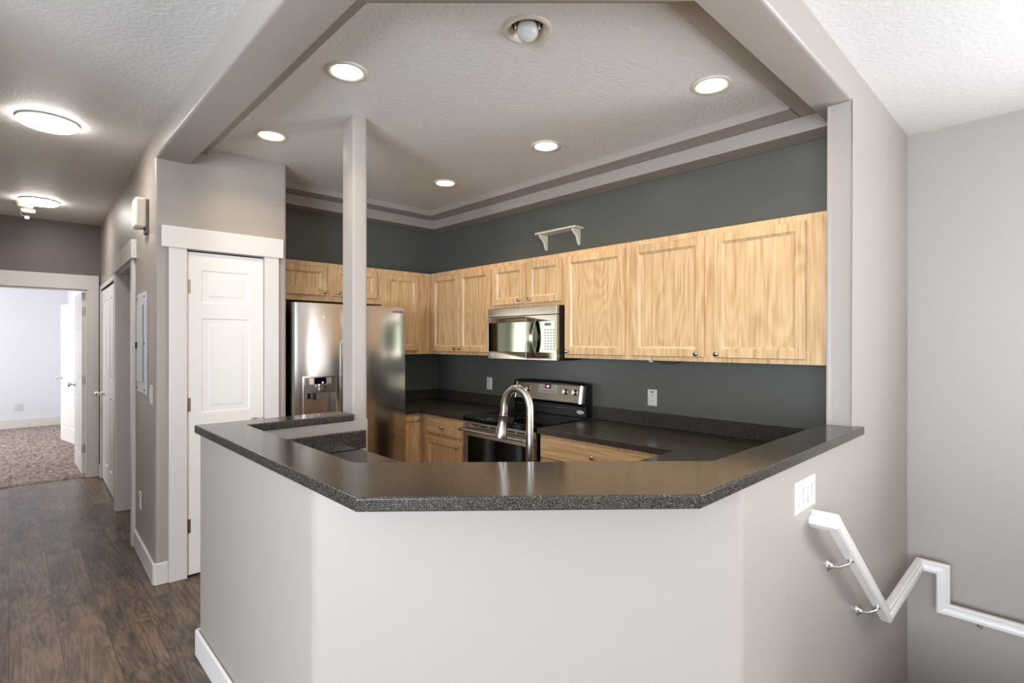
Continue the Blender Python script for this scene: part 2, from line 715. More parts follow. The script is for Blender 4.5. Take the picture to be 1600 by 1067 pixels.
we.box(EX, EX + 0.1, -1.0, WY, -2.0, ZL + 0.02)
struct('wall_east', we, M['greige'])
struct('wall_light_block', MB().box(2.7, EX, -0.50, -0.38, -1.5, 0.80), M['greige'])  # unseen half wall added to keep daylight off the lower stairwell
struct('wall_range', MB().box(XW, XW + 0.1, 0.788, YW + 0.1, 0, ZL), M['dark_paint'])
struct('wall_fridge', MB().box(1.36, XW, YW, YW + 0.1, 0, ZL), M['dark_paint'])

# pantry wall (pantry block coordinates: u along the door, v down the hall)
pwl = MB(BLK)
pwl.box(0, 0.166, 0, 0.11, 0, ZL + 0.01)
pwl.box(0.166, 0.622, 0, 0.11, 2.062, ZL + 0.01)
pwl.box(0.622, 0.778, 0, 0.11, 0, ZL + 0.01)
pwl.box(0.668, 0.778, 0.11, 0.74, 0, ZL + 0.01)
pwl.soft(upright([(0, 0), (0.778, 0)]), 0.02)
struct('wall_pantry', pwl, M['greige'], smooth=True, angle=32)
hw = MB(BLK)
hw.box(0, 0.11, 0.11, 0.93, 0, ZL + 0.01)
hw.box(0, 0.11, 0.93, 1.90, 2.085, ZL + 0.01)
hw.box(0, 0.11, 1.90, 2.06, 0, ZL + 0.01)
hw.box(0, 0.11, 2.06, 3.42, 2.06, ZL + 0.01)
hw.box(0, 0.11, 3.42, HV, 0, ZL + 0.01)
hw.box(0.9, 1.0, 0.84, HV, 0, ZL + 0.01)
struct('wall_hall', hw, M['greige'])
hb = MB(BLK)
hb.box(0.0, 1.0, 3.62, 3.66, 0, ZL + 0.01)
ew = MB(BLK)
ew.box(-0.11, 1.0, HV, HV + 0.11, 0, ZL + 0.01)
ew.box(-0.95, -0.11, HV, HV + 0.11, 2.05, ZL + 0.01)
ew.box(-3.2, -0.95, HV, HV + 0.11, 0, ZL + 0.01)
struct('wall_hall_end', ew, M['mauve'])
hb.bm.free()
lw = MB()
lw.box(-0.87, -0.75, 2.3, 7.40, 0, ZL)
lw.box(-3.6, -0.75, 2.3, 2.4, 0, ZL)
struct('wall_north', lw, M['greige'])

# living room walls with window openings, behind the camera
ws = MB()
ws.box(-3.6, -2.7, -4.3, -4.2, 0, ZL)
ws.box(-2.7, 1.5, -4.3, -4.2, 0, 0.45)
ws.box(-2.7, 1.5, -4.3, -4.2, 2.45, ZL)
ws.box(1.5, EX, -4.3, -4.2, -2, ZL)
struct('wall_south', ws, M['greige'])
ww = MB()
ww.box(-3.6, -3.5, -4.2, -2.7, 0, ZL)
ww.box(-3.6, -3.5, -2.7, 0.9, 0, 0.45)
ww.box(-3.6, -3.5, -2.7, 0.9, 2.35, ZL)
ww.box(-3.6, -3.5, 0.9, 2.4, 0, ZL)
struct('wall_west', ww, M['greige'])


def window(name, x0, x1, z0, z1, m, nm):
    f = MB()
    f.rings([(x0, x1, z0, z1, 0), (x0, x1, z0, z1, 0.08), (x0 + .05, x1 - .05, z0 + .05, z1 - .05, 0.08), (x0 + .05, x1 - .05, z0 + .05, z1 - .05, 0)], m, closed=True)
    for i in range(1, nm):
        xm = x0 + (x1 - x0) * i / nm
        f.box(xm - 0.02, xm + 0.02, 0.02, 0.06, z0 + .05, z1 - .05, m)
    struct(name, f, M['white'])


window('window_1', -2.7, 1.5, 0.45, 2.45, frame((0, -4.29, 0), (1, 0, 0), (0, 1, 0)), 3)
window('window_added', -2.9, -1.0, 0.6, 2.4, frame((EX + 0.09, 0, 0), (0, 1, 0), (-1, 0, 0)), 2)  # unseen window added to go with the extra east light
window('window_3', -2.7, 0.9, 0.45, 2.35, frame((-3.59, 0, 0), (0, 1, 0), (1, 0, 0)), 3)

# bedroom beyond the hall
bw = MB()
bw.box(-2.6, 3.0, 12.32, 12.42, 0, 2.65)
struct('wall_bedroom_back', bw, M['bedroom'])
bw = MB()
bw.box(0.76, 0.86, 7.55, 9.55, 0, 2.65)
bw.box(0.76, 0.86, 9.55, 10.35, 2.06, 2.65)
bw.box(0.76, 0.86, 10.35, 12.32, 0, 2.65)
bw.box(1.5, 1.6, 9.3, 11.0, 0, 2.65)
struct('wall_bedroom_right', bw, M['bedroom'])
bw = MB()
bw.box(-2.6, -2.5, 7.55, 8.9, 0, 2.65)
bw.box(-2.6, -2.5, 8.9, 11.5, 0, 0.7)
bw.box(-2.6, -2.5, 8.9, 11.5, 2.2, 2.65)
bw.box(-2.6, -2.5, 11.5, 12.42, 0, 2.65)
struct('wall_bedroom_left', bw, M['bedroom'])
window('window_4', 8.9, 11.5, 0.7, 2.2, frame((-2.59, 0, 0), (0, 1, 0), (1, 0, 0)), 2)
struct('baseboard_bedroom', MB().box(-2.5, 0.76, 12.30, 12.318, 0, 0.16), M['white'], bevel=0.003)

# carpet: one stuff object, its pile raised into uneven tufts
cb = bmesh.new()
NX, NY = 90, 150
x0, x1, y0, y1 = -1.6, 0.75, 7.425, 12.30
grid = []
for j in range(NY + 1):
    row = []
    for i in range(NX + 1):
        h = 0.006 + random.random() * 0.018
        if j == 0:
            h = 0.002
        row.append(cb.verts.new((x0 + (x1 - x0) * i / NX + random.uniform(-.008, .008), y0 + (y1 - y0) * j / NY + (random.uniform(-.01, .01) if j else 0), h)))
    grid.append(row)
for j in range(NY):
    for i in range(NX):
        cb.faces.new((grid[j][i], grid[j][i + 1], grid[j + 1][i + 1], grid[j + 1][i]))
cm = MB()
cm.bm.free()
cm.bm = cb
cpt = link_mesh('carpet', cm, M['carpet'], smooth=True, angle=180)
tag(cpt, 'taupe shag carpet filling the bright room beyond the hall doorway', 'carpet', kind='stuff')

# ---------------------------------------------------------------- baseboards and casings
b = MB()
b.box(0.636, 0.652, 1.53, 2.846, 0, 0.125)
b.box(0.636, 1.45, 2.83, 2.846, 0, 0.125)
b.prism([(0.636, 1.545), (0.636, 1.53), (1.61, 0.666), (1.617, WY), (0.652, 1.539)], 0, 0.125)
b.box(1.61, 2.19, 0.666, WY, 0, 0.125)
struct('baseboard_peninsula', b, M['white'], bevel=0.007, seg=1)
b = MB(BLK)
b.prism([(-0.016, 0.83), (-0.016, 0.0), (0.0, -0.016), (0.066, -0.016), (0.066, 0), (0, 0), (0, 0.83)], 0, 0.135)
b.box(-0.016, 0, 2.01, 2.06, 0, 0.135)
b.box(-0.016, 0, 3.44, 3.52, 0, 0.135)
struct('baseboard_hall', b, M['white'], bevel=0.005, seg=1)

# pantry door casing
c = MB(BLK)
c.box(0.066, 0.164, -0.021, 0.0, 0, 2.066)
c.box(0.624, 0.718, -0.021, 0.0, 0, 2.066)
c.box(0.030, 0.746, -0.030, 0.0, 2.066, 2.198)
struct('trim_3', c, M['white'], bevel=0.002)
# cased opening half way down the hall
c = MB(BLK)
c.box(-0.022, 0.0, 0.84, 0.93, 0, 2.085)
c.box(-0.022, 0.0, 1.90, 1.995, 0, 2.085)
c.box(-0.032, 0.0, 0.79, 2.04, 2.085, 2.22)
c.box(0.0, 0.12, 0.93, 0.945, 0, 2.085)
c.box(0.0, 0.12, 1.885, 1.90, 0, 2.085)
c.box(0.0, 0.12, 0.945, 1.885, 2.07, 2.085)
struct('trim_4', c, M['white'], bevel=0.002)
# closet trim and bedroom doorway casing
c = MB(BLK)
c.box(-0.012, 0.0, 2.06, 3.44, 2.045, 2.085)
c.box(-0.012, 0.0, 3.40, 3.44, 0, 2.05)
c.box(0.0, 0.06, 3.40, 3.42, 0, 2.05)
struct('trim_5', c, M['white'], bevel=0.002)
c = MB(BLK)
c.box(-0.11, -0.014, HV - 0.02, HV, 0, 2.05)
c.box(-1.06, -0.014, HV - 0.022, HV, 2.05, 2.205)
c.box(-1.06, -0.95, HV - 0.02, HV, 0, 2.05)
c.box(-0.122, -0.11, HV - 0.005, HV + 0.115, 0, 2.05)
c.box(-0.95, -0.122, HV - 0.005, HV + 0.115, 2.036, 2.05)
struct('trim_6', c, M['white'], bevel=0.002)


# ---------------------------------------------------------------- doors (setting)
def hinge(parent, p, mat, axis_n, xf=None, h=0.09):
    mb = MB(xf)
    mb.lathe([(0, -h / 2), (0.006, -h / 2), (0.006, h / 2), (0, h / 2)], Matrix.Translation(Vector(p)), 10)
    mb.box(p[0], p[0] + axis_n[0], p[1] - 0.001, p[1] + 0.001, p[2] - h / 2, p[2] + h / 2) if abs(axis_n[0]) > 0 else None
    return link_mesh('hinge', mb, mat, parent, smooth=True)


def lever_knob(parent, m, mat, name='door_handle'):
    mb = MB()
    mb.lathe([(0, 0), (0.027, 0), (0.027, 0.006), (0.022, 0.01), (0.011, 0.013), (0.010, 0.03), (0.014, 0.036), (0.026, 0.045), (0.029, 0.056), (0.024, 0.066), (0.012, 0.071), (0, 0.072)], m, 24)
    return link_mesh(name, mb, mat, parent, smooth=True, angle=50)


# door_1: narrow pantry door with three stacked panels
W1 = 0.452
fd = frame((0.168, 0.0, 0.012), (1, 0, 0), (0, -1, 0))
fd = BLK @ fd
d1 = struct('door_1', MB().panel_slab(W1, 2.04, 0.004, [(0.079, 0.365, 1.720, 1.928), (0.079, 0.365, 1.018, 1.621), (0.079, 0.365, 0.22, 0.82)], fd), M['door_white'])
d1['label'] = 'narrow white panelled pantry door in a wide white casing'
for z in (1.832, 1.086, 0.32):
    mb = MB(BLK)
    mb.lathe([(0, z - .045), (0.006, z - .045), (0.006, z + .045), (0, z + .045)], Matrix.Translation((0.167, -0.008, 0)), 10)
    mb.box(0.168, 0.186, -0.0052, -0.003, z - .043, z + .043)
    link_mesh('hinge', mb, M['brass'], d1)
lever_knob(d1, BLK @ along((0.558, -0.004, 0.945), (0, -1, 0)), M['brass'])

# door_2: closet bifold leaves in the hall
cells = []
for (a, e) in ((0.10, 0.28), (0.38, 0.56)):
    cells += [(a, e, 1.10, 1.90), (a, e, 0.20, 0.92)]
f2 = BLK @ frame((0.035, 2.075, 0.012), (0, 1, 0), (-1, 0, 0))
d2 = struct('door_2', MB().panel_slab(0.655, 2.02, 0.03, cells, f2), M['door_white'])
d2['label'] = 'white panelled closet door along the hall wall'
leaf = MB().panel_slab(0.655, 2.02, 0.03, cells, BLK @ frame((0.035, 2.735, 0.012), (0, 1, 0), (-1, 0, 0)))
link_mesh('door_leaf', leaf, M['door_white'], d2)
lever_knob(d2, BLK @ along((0.006, 3.31, 0.93), (-1, 0, 0)), M['chrome'])
mb = MB(BLK)
mb.box(0.03, 0.06, 2.065, 3.40, 2.035, 2.058)
link_mesh('track', mb, M['dark_gap'], d2)

# door_3: bedroom door standing open, door_4: white door further inside the bedroom
P_h = BLK @ Vector((-0.122, HV + 0.12, 0.0))
f3 = Matrix.Translation(Vector((P_h.x + 0.002, P_h.y, 0.02))) @ Matrix.Rotation(R(90.5), 4, 'Z')
six = [(0.11, 0.34, 1.72, 1.92), (0.44, 0.67, 1.72, 1.92), (0.11, 0.34, 1.02, 1.62), (0.44, 0.67, 1.02, 1.62), (0.11, 0.34, 0.2, 0.86), (0.44, 0.67, 0.2, 0.86)]
m3 = f3 @ Matrix(((1, 0, 0, 0), (0, 1, 0, 0), (0, 0, 1, 0), (0, 0, 0, 1)))
d3 = struct('door_3', MB().panel_slab(0.78, 2.01, 0.035, six, m3, both=True), M['door_white'])
d3['label'] = 'white door standing open against the bedroom side of the hall doorway'
for z in (1.80, 1.04, 0.28):
    mb = MB()
    mb.box(-0.002, 0.0, 0.001, 0.034, z - .045, z + .045, m3)
    mb.lathe([(0, z - .045), (0.006, z - .045), (0.006, z + .045), (0, z + .045)], m3 @ Matrix.Translation((-0.004, 0.0, 0)), 10)
    link_mesh('hinge', mb, M['nickel'], d3)
lever_knob(d3, m3 @ along((0.72, 0.035, 0.95), (0, 1, 0)), M['chrome'])
lever_knob(d3, m3 @ along((0.72, 0.0, 0.95), (0, -1, 0)), M['chrome'])
m4 = Matrix.Translation((0.73, 9.66, 0.02)) @ Matrix.Rotation(R(100.5), 4, 'Z')
d4 = struct('door_4', MB().panel_slab(0.74, 2.01, 0.035, six, m4, both=True), M['door_white'])
d4['label'] = 'farther white door standing open inside the bedroom'
lever_knob(d4, m4 @ along((0.68, 0.035, 0.93), (0, 1, 0)), M['chrome'])
lever_knob(d4, m4 @ along((0.68, 0.0, 0.93), (0, -1, 0)), M['chrome'])


# ---------------------------------------------------------------- countertops
bar = MB()
bar.prism([(0.634, 2.845), (0.634, 1.240), (1.291, 0.649), (2.875, 0.645), (2.875, 0.680), (2.828, 0.680), (2.828, 0.806), (1.690, 0.811), (0.818, 1.606), (0.820, 2.680), (1.364, 2.680), (1.364, 2.845)], ZB - 0.038, ZB)
tag(link_mesh('bar_countertop', bar, M['counter'], bevel=0.006, seg=3), 'raised dark speckled bar top wrapping around the peninsula wall', 'countertop')


def rot2(cx, cy, a, pts):
    return [(cx + x * math.cos(a) - y * math.sin(a), cy + x * math.sin(a) + y * math.cos(a)) for x, y in pts]


SA = math.atan2(0.811 - 1.606, 1.690 - 0.818)         # direction of the diagonal front
sx, sy = 1.56, 1.58
sink_hole = rot2(sx, sy, SA, [(-0.33, -0.18), (0.33, -0.18), (0.33, 0.20), (-0.33, 0.20)])
ct = thing('kitchen_countertop', 'dark lower countertop running from the range round the sink to the post', 'countertop', (1.56, 1.58, ZC - 0.038))
low = MB()
low.prism([(0.797, 2.698), (0.797, 1.577), (1.667, 0.789), (XW - 0.001, 0.789), (XW - 0.001, 2.494), (2.608, 2.494), (2.608, 1.46), (2.12, 1.46), (1.397, 2.14), (1.397, 2.698)], ZC - 0.038, ZC, [sink_hole])
link_mesh('worktop', low, M['counter'], ct, bevel=0.004)
bs = MB()
bs.box(XW - 0.021, XW - 0.001, 0.79, 2.493, ZC + 0.0005, ZC + 0.098)
link_mesh('backsplash', bs, M['counter'], ct, bevel=0.003)
bs = MB()
bs.box(0.80, 1.436, 2.679, 2.699, ZC + 0.0005, ZC + 0.10)
link_mesh('backsplash', bs, M['counter'], ct, bevel=0.003)

ct2 = thing('corner_countertop', 'short dark countertop in the far corner between refrigerator and range', 'countertop', (2.9, 4.1, ZC - 0.038))
low = MB()
low.prism([(2.37, YW - 0.001), (2.37, 3.905), (2.608, 3.905), (2.608, 3.282), (XW - 0.001, 3.282), (XW - 0.001, YW - 0.001)], ZC - 0.038, ZC)
link_mesh('worktop', low, M['counter'], ct2, bevel=0.004)
bs = MB()
bs.box(XW - 0.021, XW - 0.001, 3.283, YW - 0.001, ZC + 0.0005, ZC + 0.098)
link_mesh('backsplash', bs, M['counter'], ct2, bevel=0.003)
bs = MB()
bs.box(2.37, XW - 0.022, YW - 0.021, YW - 0.001, ZC + 0.0005, ZC + 0.098)
link_mesh('backsplash', bs, M['counter'], ct2, bevel=0.003)

# sink under the diagonal front, and the faucet behind it
sk = thing('kitchen_sink', 'steel sink basin set in the diagonal counter behind the bar', 'sink', (sx, sy, ZC - 0.2))
mS = Matrix.Translation((sx, sy, 0)) @ Matrix.Rotation(SA, 4, 'Z')
mb = MB()
L = []
for x0, x1, y0, y1, z in ((-0.33, 0.33, -0.18, 0.20, ZC - 0.036), (-0.315, 0.315, -0.165, 0.185, ZC - 0.19), (-0.30, 0.30, -0.15, 0.17, ZC - 0.2)):
    L.append([mb._v(p, mS) for p in ((x0, y0, z), (x1, y0, z), (x1, y1, z), (x0, y1, z))])
for a, e in zip(L, L[1:]):
    for i in range(4):
        mb.bm.faces.new((a[i], a[(i + 1) % 4], e[(i + 1) % 4], e[i]))
mb.bm.faces.new(L[-1])
link_mesh('basin', mb, M['steel'], sk)
mb = MB()
mb.lathe([(0, ZC - .199), (0.04, ZC - .199), (0.045, ZC - .197)], mS @ Matrix.Translation((0, 0.02, 0)), 20)
link_mesh('drain', mb, M['chrome'], sk, smooth=True)

FX, FY = 1.360, 1.334
fc = thing('kitchen_faucet', 'brushed steel gooseneck pull-down faucet rising behind the bar', 'faucet', (FX, FY, ZC))
q = Vector((-0.165, 0.986, 0)).normalized()       # the way the spout points
mb = MB()
mb.lathe([(0, ZC), (0.028, ZC), (0.028, ZC + 0.008), (0.022, ZC + 0.02), (0.020, ZC + 0.09), (0.0165, ZC + 0.1), (0, ZC + 0.1)], Matrix.Translation((FX, FY, 0)), 24)
link_mesh('body', mb, M['nickel'], fc, smooth=True)
pts = [Vector((FX, FY, z)) for z in (ZC + 0.09, ZC + 0.16, ZC + 0.24, 1.20)]
RX, ZT = 0.058, 1.235
for i in range(0, 17):
    a = math.pi * i / 16 * 1.03
    pts.append(Vector((FX, FY, 0)) + q * (RX * (1 - math.cos(a))) + Vector((0, 0, ZT + 0.077 * math.sin(a))))
end = pts[-1]
pts += [end + q * 0.004 + Vector((0, 0, -0.02))]
mb = MB().tube(pts, 0.0148, 20)
link_mesh('spout', mb, M['nickel'], fc, smooth=True, angle=60)
e0 = pts[-1]
hd_dir = (q * 0.16 + Vector((0, 0, -1))).normalized()
mb = MB()
mb.lathe([(0, -0.004), (0.0165, -0.004), (0.0165, 0.002), (0.0155, 0.004), (0.016, 0.025), (0.021, 0.060), (0.0245, 0.076), (0.0245, 0.084), (0.019, 0.086), (0, 0.086)], along(e0, hd_dir), 24)
link_mesh('spray_head', mb, M['nickel'], fc, smooth=True, angle=50)
lv = Vector((0.6, -0.6, 0)).normalized()
mb = MB().tube([Vector((FX, FY, ZC + .06)) + lv * 0.02, Vector((FX, FY, ZC + .065)) + lv * 0.045, Vector((FX, FY, ZC + .10)) + lv * 0.085], [0.009, 0.007, 0.006], 12)
link_mesh('lever', mb, M['nickel'], fc, smooth=True)


# ---------------------------------------------------------------- cabinets
def knob(parent, p, n, mat=None):
    mb = MB()
    mb.lathe([(0, 0), (0.008, 0), (0.006, 0.004), (0.0055, 0.012), (0.012, 0.017), (0.0155, 0.022), (0.0145, 0.027), (0.008, 0.030), (0, 0.0305)], along(p, n), 20)
    return link_mesh('knob', mb, mat or M['nickel'], parent, smooth=True, angle=55)


def cab_door(parent, m, w, h, knob_at=None, name='door', st=0.052, t=0.020):
    """framed door with a sunk flat panel: m maps local (x along, y outward, z up)"""
    mb = MB()
    a, b2 = st, st + 0.010
    mb.rings([(0, w, 0, h, 0), (0, w, 0, h, t - 0.005), (0.004, w - 0.004, 0.004, h - 0.004, t),
              (a - 0.004, w - a + 0.004, a - 0.004, h - a + 0.004, t), (a, w - a, a, h - a, t - 0.004), (b2, w - b2, b2, h - b2, t - 0.011), (b2, w - b2, b2, h - b2, 0)], m, closed=True)
    d = link_mesh(name, mb, M['oak'], parent)
    p = MB()
    p.box(b2 - 0.002, w - b2 + 0.002, 0.001, t - 0.0115, b2 - 0.002, h - b2 + 0.002, m)
    link_mesh('panel', p, M['oak_panel'], d)
    if knob_at:
        n = m.to_3x3() @ Vector((0, 1, 0))
        knob(d, m @ Vector((knob_at[0], t, knob_at[1])), n)
    return d


def drawer_front(parent, m, w, h, t=0.020, two=False):
    mb = MB()
    mb.rings([(0, w, 0, h, 0), (0, w, 0, h, t - 0.007), (0.006, w - 0.006, 0.006, h - 0.006, t), (0.006 + .001, w - .007, .007, h - .007, t)], m)
    d = link_mesh('drawer', mb, M['oak_across'], parent)
    n = m.to_3x3() @ Vector((0, 1, 0))
    for x in ((w / 3, 2 * w / 3) if two else (w / 2,)):
        knob(d, m @ Vector((x, t, h / 2)), n)
    return d


ZU0, ZU1 = 1.366, 2.132
FXU = 2.928        # face of the range wall uppers
FYU = 4.213        # face of the fridge wall uppers
UG = 'oak upper kitchen cabinets'
BG = 'oak base kitchen cabinets'


def upper_range(name, label, y0, y1, z0, doors):
    r = thing(name, label, 'cabinet', ((FXU + XW) / 2, (y0 + y1) / 2, z0), UG)
    mb = MB().box(FXU, XW - 0.002, y0, y1, z0, ZU1)
    link_mesh('body', mb, M['oak'], r, bevel=0.001, seg=1)
    for a, b, za, zb, k in doors:
        m = frame((FXU - 0.001, a, za), (0, 1, 0), (-1, 0, 0))
        cab_door(r, m, b - a, zb - za, k)
    return r


ZD0, ZD1 = 1.392, 2.098
upper_range('upper_cabinet', 'tall two-door oak wall cabinet in the far corner, left of the microwave', 3.307, 4.212, ZU0,
            [(3.742 + .002, 4.152, ZD0, ZD1, (0.04, 0.03)), (3.322, 3.736, ZD0, ZD1, (0.385, 0.03))])
upper_range('upper_cabinet', 'short two-door oak wall cabinet directly above the microwave', 2.520, 3.306, 1.752,
            [(2.914, 3.288, 1.780, ZD1, (0.045, 0.03)), (2.538, 2.886, 1.780, ZD1, (0.31, 0.03))])
upper_range('upper_cabinet', 'single-door oak wall cabinet immediately right of the microwave', 1.962, 2.519, ZU0,
            [(1.993, 2.500, ZD0, ZD1, (0.475, 0.022))])
upper_range('upper_cabinet', 'widest oak wall cabinet with two doors, nearest the white pillar', 0.79, 1.961, ZU0,
            [(1.447, 1.936, ZD0, ZD1, (0.04, 0.022)), (0.907, 1.389, ZD0, ZD1, (0.458, 0.022))])


def upper_fridge(label, x0, x1, z0, doors):
    r = thing('upper_cabinet', label, 'cabinet', ((x0 + x1) / 2, (FYU + YW) / 2, z0), UG)
    mb = MB().box(x0, x1, FYU, YW - 0.002, z0, ZU1)
    link_mesh('body', mb, M['oak'], r, bevel=0.001, seg=1)
    for a, b, za, zb, k in doors:
        m = frame((b, FYU + 0.001, za), (-1, 0, 0), (0, -1, 0))
        cab_door(r, m, b - a, zb - za, k)
    return r


upper_fridge('short two-door oak wall cabinet over the refrigerator', 1.452, 2.408, 1.815,
             [(1.475, 1.897, 1.86, ZD1, (0.03, 0.028)), (1.955, 2.360, 1.86, ZD1, (0.375, 0.028))])
upper_fridge('tall single-door oak wall cabinet in the corner, right of the refrigerator', 2.409, FXU - 0.001, ZU0,
             [(2.428, 2.788, 1.40, 2.09, None)])


def base_range(label, y0, y1, drawers, doors):
    r = thing('base_cabinet', label, 'cabinet', ((2.635 + XW) / 2, (y0 + y1) / 2, 0), BG)
    mb = MB()
    mb.box(2.635, XW - 0.002, y0, y1, 0.09, ZC - 0.0385)
    mb.box(2.70, XW - 0.002, y0, y1, 0.0, 0.09)
    link_mesh('body', mb, M['oak'], r)
    for a, b, za, zb, two in drawers:
        drawer_front(r, frame((2.634, a, za), (0, 1, 0), (-1, 0, 0)), b - a, zb - za, two=two)
    for a, b, za, zb, k in doors:
        cab_door(r, frame((2.634, a, za), (0, 1, 0), (-1, 0, 0)), b - a, zb - za, k)
    return r


base_range('oak base cabinet with one drawer over a door, left of the range', 3.292, 3.93,
           [(3.325, 3.827, 0.703, 0.836, False)], [(3.325, 3.825, 0.12, 0.672, (0.045, 0.51))])
base_range('oak base cabinet with a wide drawer, right of the range', 1.50, 2.483,
           [(1.56, 2.470, 0.70, 0.835, False)], [(2.03, 2.470, 0.12, 0.672, (0.05, 0.51)), (1.56, 2.01, 0.12, 0.672, (0.40, 0.51))])
r = thing('base_cabinet', 'narrow oak base cabinet door in the corner beside the refrigerator', 'cabinet', (2.50, 4.2, 0), BG)
mb = MB()
mb.box(2.372, 2.634, 3.932, YW - 0.002, 0.09, ZC - 0.0385)
mb.box(2.635, XW - 0.002, 3.932, YW - 0.002, 0.0, ZC - 0.0385)
link_mesh('body', mb, M['oak'], r)
cab_door(r, frame((2.607, 3.933, 0.12), (-1, 0, 0), (0, -1, 0)), 0.215, 0.715, (0.03, 0.68), st=0.045)

# base cabinets on the kitchen side of the bar walls
r = thing('base_cabinet', 'oak base cabinet under the counter beside the post, behind the left bar wall', 'cabinet', (1.1, 2.4, 0), BG)
mb = MB()
mb.box(0.80, 1.365, 2.146, 2.697, 0.0, ZC - 0.0385)
link_mesh('body', mb, M['oak'], r)
cab_door(r, frame((1.364, 2.67, 0.12), (0, -1, 0), (1, 0, 0)), 0.50, 0.55, (0.45, 0.5))
drawer_front(r, frame((1.364, 2.67, 0.70), (0, -1, 0), (1, 0, 0)), 0.50, 0.133)
r = thing('base_cabinet', 'oak base cabinet on the kitchen side of the right bar wall', 'cabinet', (2.5, 1.1, 0), BG)
mb = MB()
mb.box(2.10, XW - 0.002, 0.791, 1.428, 0.0, ZC - 0.0385)
link_mesh('body', mb, M['oak'], r)
cab_door(r, frame((2.14, 1.427, 0.12), (1, 0, 0), (0, 1, 0)), 0.45, 0.55, (0.05, 0.5))
drawer_front(r, frame((2.14, 1.427, 0.70), (1, 0, 0), (0, 1, 0)), 0.45, 0.133)
r = thing('base_cabinet', 'oak sink cabinet set diagonally below the sink', 'cabinet', (1.6, 1.6, 0), BG)
mb = MB()
mb.prism([(0.80, 2.14), (0.80, 1.58), (1.67, 0.793), (2.095, 0.793), (2.095, 1.43), (1.366, 2.12), (1.366, 2.14)], 0.0, 0.66)
link_mesh('body', mb, M['oak'], r)
dv = Vector((1.366 - 2.095, 2.12 - 1.43, 0)).normalized()
nv = Vector((-dv.y, dv.x, 0))
if nv.x < 0:
    nv = -nv
p0 = Vector((2.095, 1.43, 0.10)) + dv * 0.07 + nv * 0.001
fm = frame(p0, dv, nv)
if dv.cross(nv).z < 0:
    p0 = Vector((1.366, 2.12, 0.10)) - dv * 0.07 + nv * 0.001
    fm = frame(p0, -dv, nv)
cab_door(r, fm, 0.41, 0.55, (0.36, 0.5))
cab_door(r, fm @ Matrix.Translation((0.44, 0, 0)), 0.41, 0.55, (0.05, 0.5))
mb = MB()
mb.box(-0.065, 0.93, -0.018, 0.0, 0.565, ZC - 0.0395 - 0.10, fm)
link_mesh('apron', mb, M['oak_across'], r)

# ---------------------------------------------------------------- refrigerator
fr = thing('refrigerator', 'stainless steel side-by-side refrigerator with a door dispenser', 'refrigerator', (1.9, 4.1, 0))
FA, FB_, FG = 1.447, 2.352, 1.850
FYF, FYD = 3.722, 3.80
mb = MB().box(FA + 0.012, FB_ - 0.012, FYD + 0.004, YW - 0.03, 0.02, 1.745)
link_mesh('body', mb, M['black'], fr, bevel=0.004)


def bowed(x0, x1, yb, yf, z0, z1, holes=None, n=12, rim=0.012):
    """door slab with a slightly bowed front and rounded side edges, as a prism"""
    pts = [(x0, yb), (x0, yf + 0.03)]
    for i in range(n + 1):
        t = i / n
        x = x0 + rim * 0.4 + (x1 - x0 - rim * 0.8) * t
        e = 1 - (2 * t - 1) ** 4
        pts.append((x, yf + 0.016 - 0.016 * e))
    pts += [(x1, yf + 0.03), (x1, yb)]
    return pts


# left door: built round the dispenser opening as prisms in z bands
dz = (0.80, 1.236)
dx0, dx1 = 1.505, 1.761
full = bowed(FA, FG - 0.003, FYD, FYF, 0, 1, n=24)


def yfront(x):
    t = (x - FA - 0.0048) / (FG - 0.003 - FA - 0.0096)
    return FYF + 0.016 - 0.016 * (1 - (2 * t - 1) ** 4)


ld = MB()
fp = sorted(full[1:-1] + [(dx0, yfront(dx0)), (dx1, yfront(dx1))], key=lambda p: (p[0], -p[1] if p[0] < 1.6 else p[1]))
zz = [0.06, dz[0], dz[1], 1.762]
G = [[ld._v((x, y, z)) for z in zz] for x, y in fp]
BK = [[ld._v((x, FYD, z)) for z in zz] for x in (FA, FG - 0.003)]
n_ = len(fp)
for i in range(n_ - 1):
    inside = dx0 - 1e-6 <= fp[i][0] and fp[i + 1][0] <= dx1 + 1e-6
    for j in range(3):
        if inside and j == 1:
            continue
        ld.bm.faces.new((G[i][j], G[i + 1][j], G[i + 1][j + 1], G[i][j + 1]))
for j in range(3):
    ld.bm.faces.new((BK[0][j], G[0][j], G[0][j + 1], BK[0][j + 1]))
    ld.bm.faces.new((G[-1][j], BK[1][j], BK[1][j + 1], G[-1][j + 1]))
    ld.bm.faces.new((BK[1][j], BK[0][j], BK[0][j + 1], BK[1][j + 1]))
for j in (0, 3):
    ld.bm.faces.new([g[j] for g in G] + [BK[1][j], BK[0][j]])
ids = [i for i in range(n_) if dx0 - 1e-6 <= fp[i][0] <= dx1 + 1e-6]
RB = {(i, j): ld._v((fp[i][0], FYD - 0.004, zz[j])) for i in ids for j in (1, 2)}
for a_, b_ in zip(ids, ids[1:]):
    for j in (1, 2):
        ld.bm.faces.new((G[a_][j], G[b_][j], RB[(b_, j)], RB[(a_, j)]))
    ld.bm.faces.new((RB[(a_, 1)], RB[(b_, 1)], RB[(b_, 2)], RB[(a_, 2)]))
for i in (ids[0], ids[-1]):
    ld.bm.faces.new((G[i][1], G[i][2], RB[(i, 2)], RB[(i, 1)]))
ldo = link_mesh('door', ld, M['steel'], fr, smooth=True, angle=35)
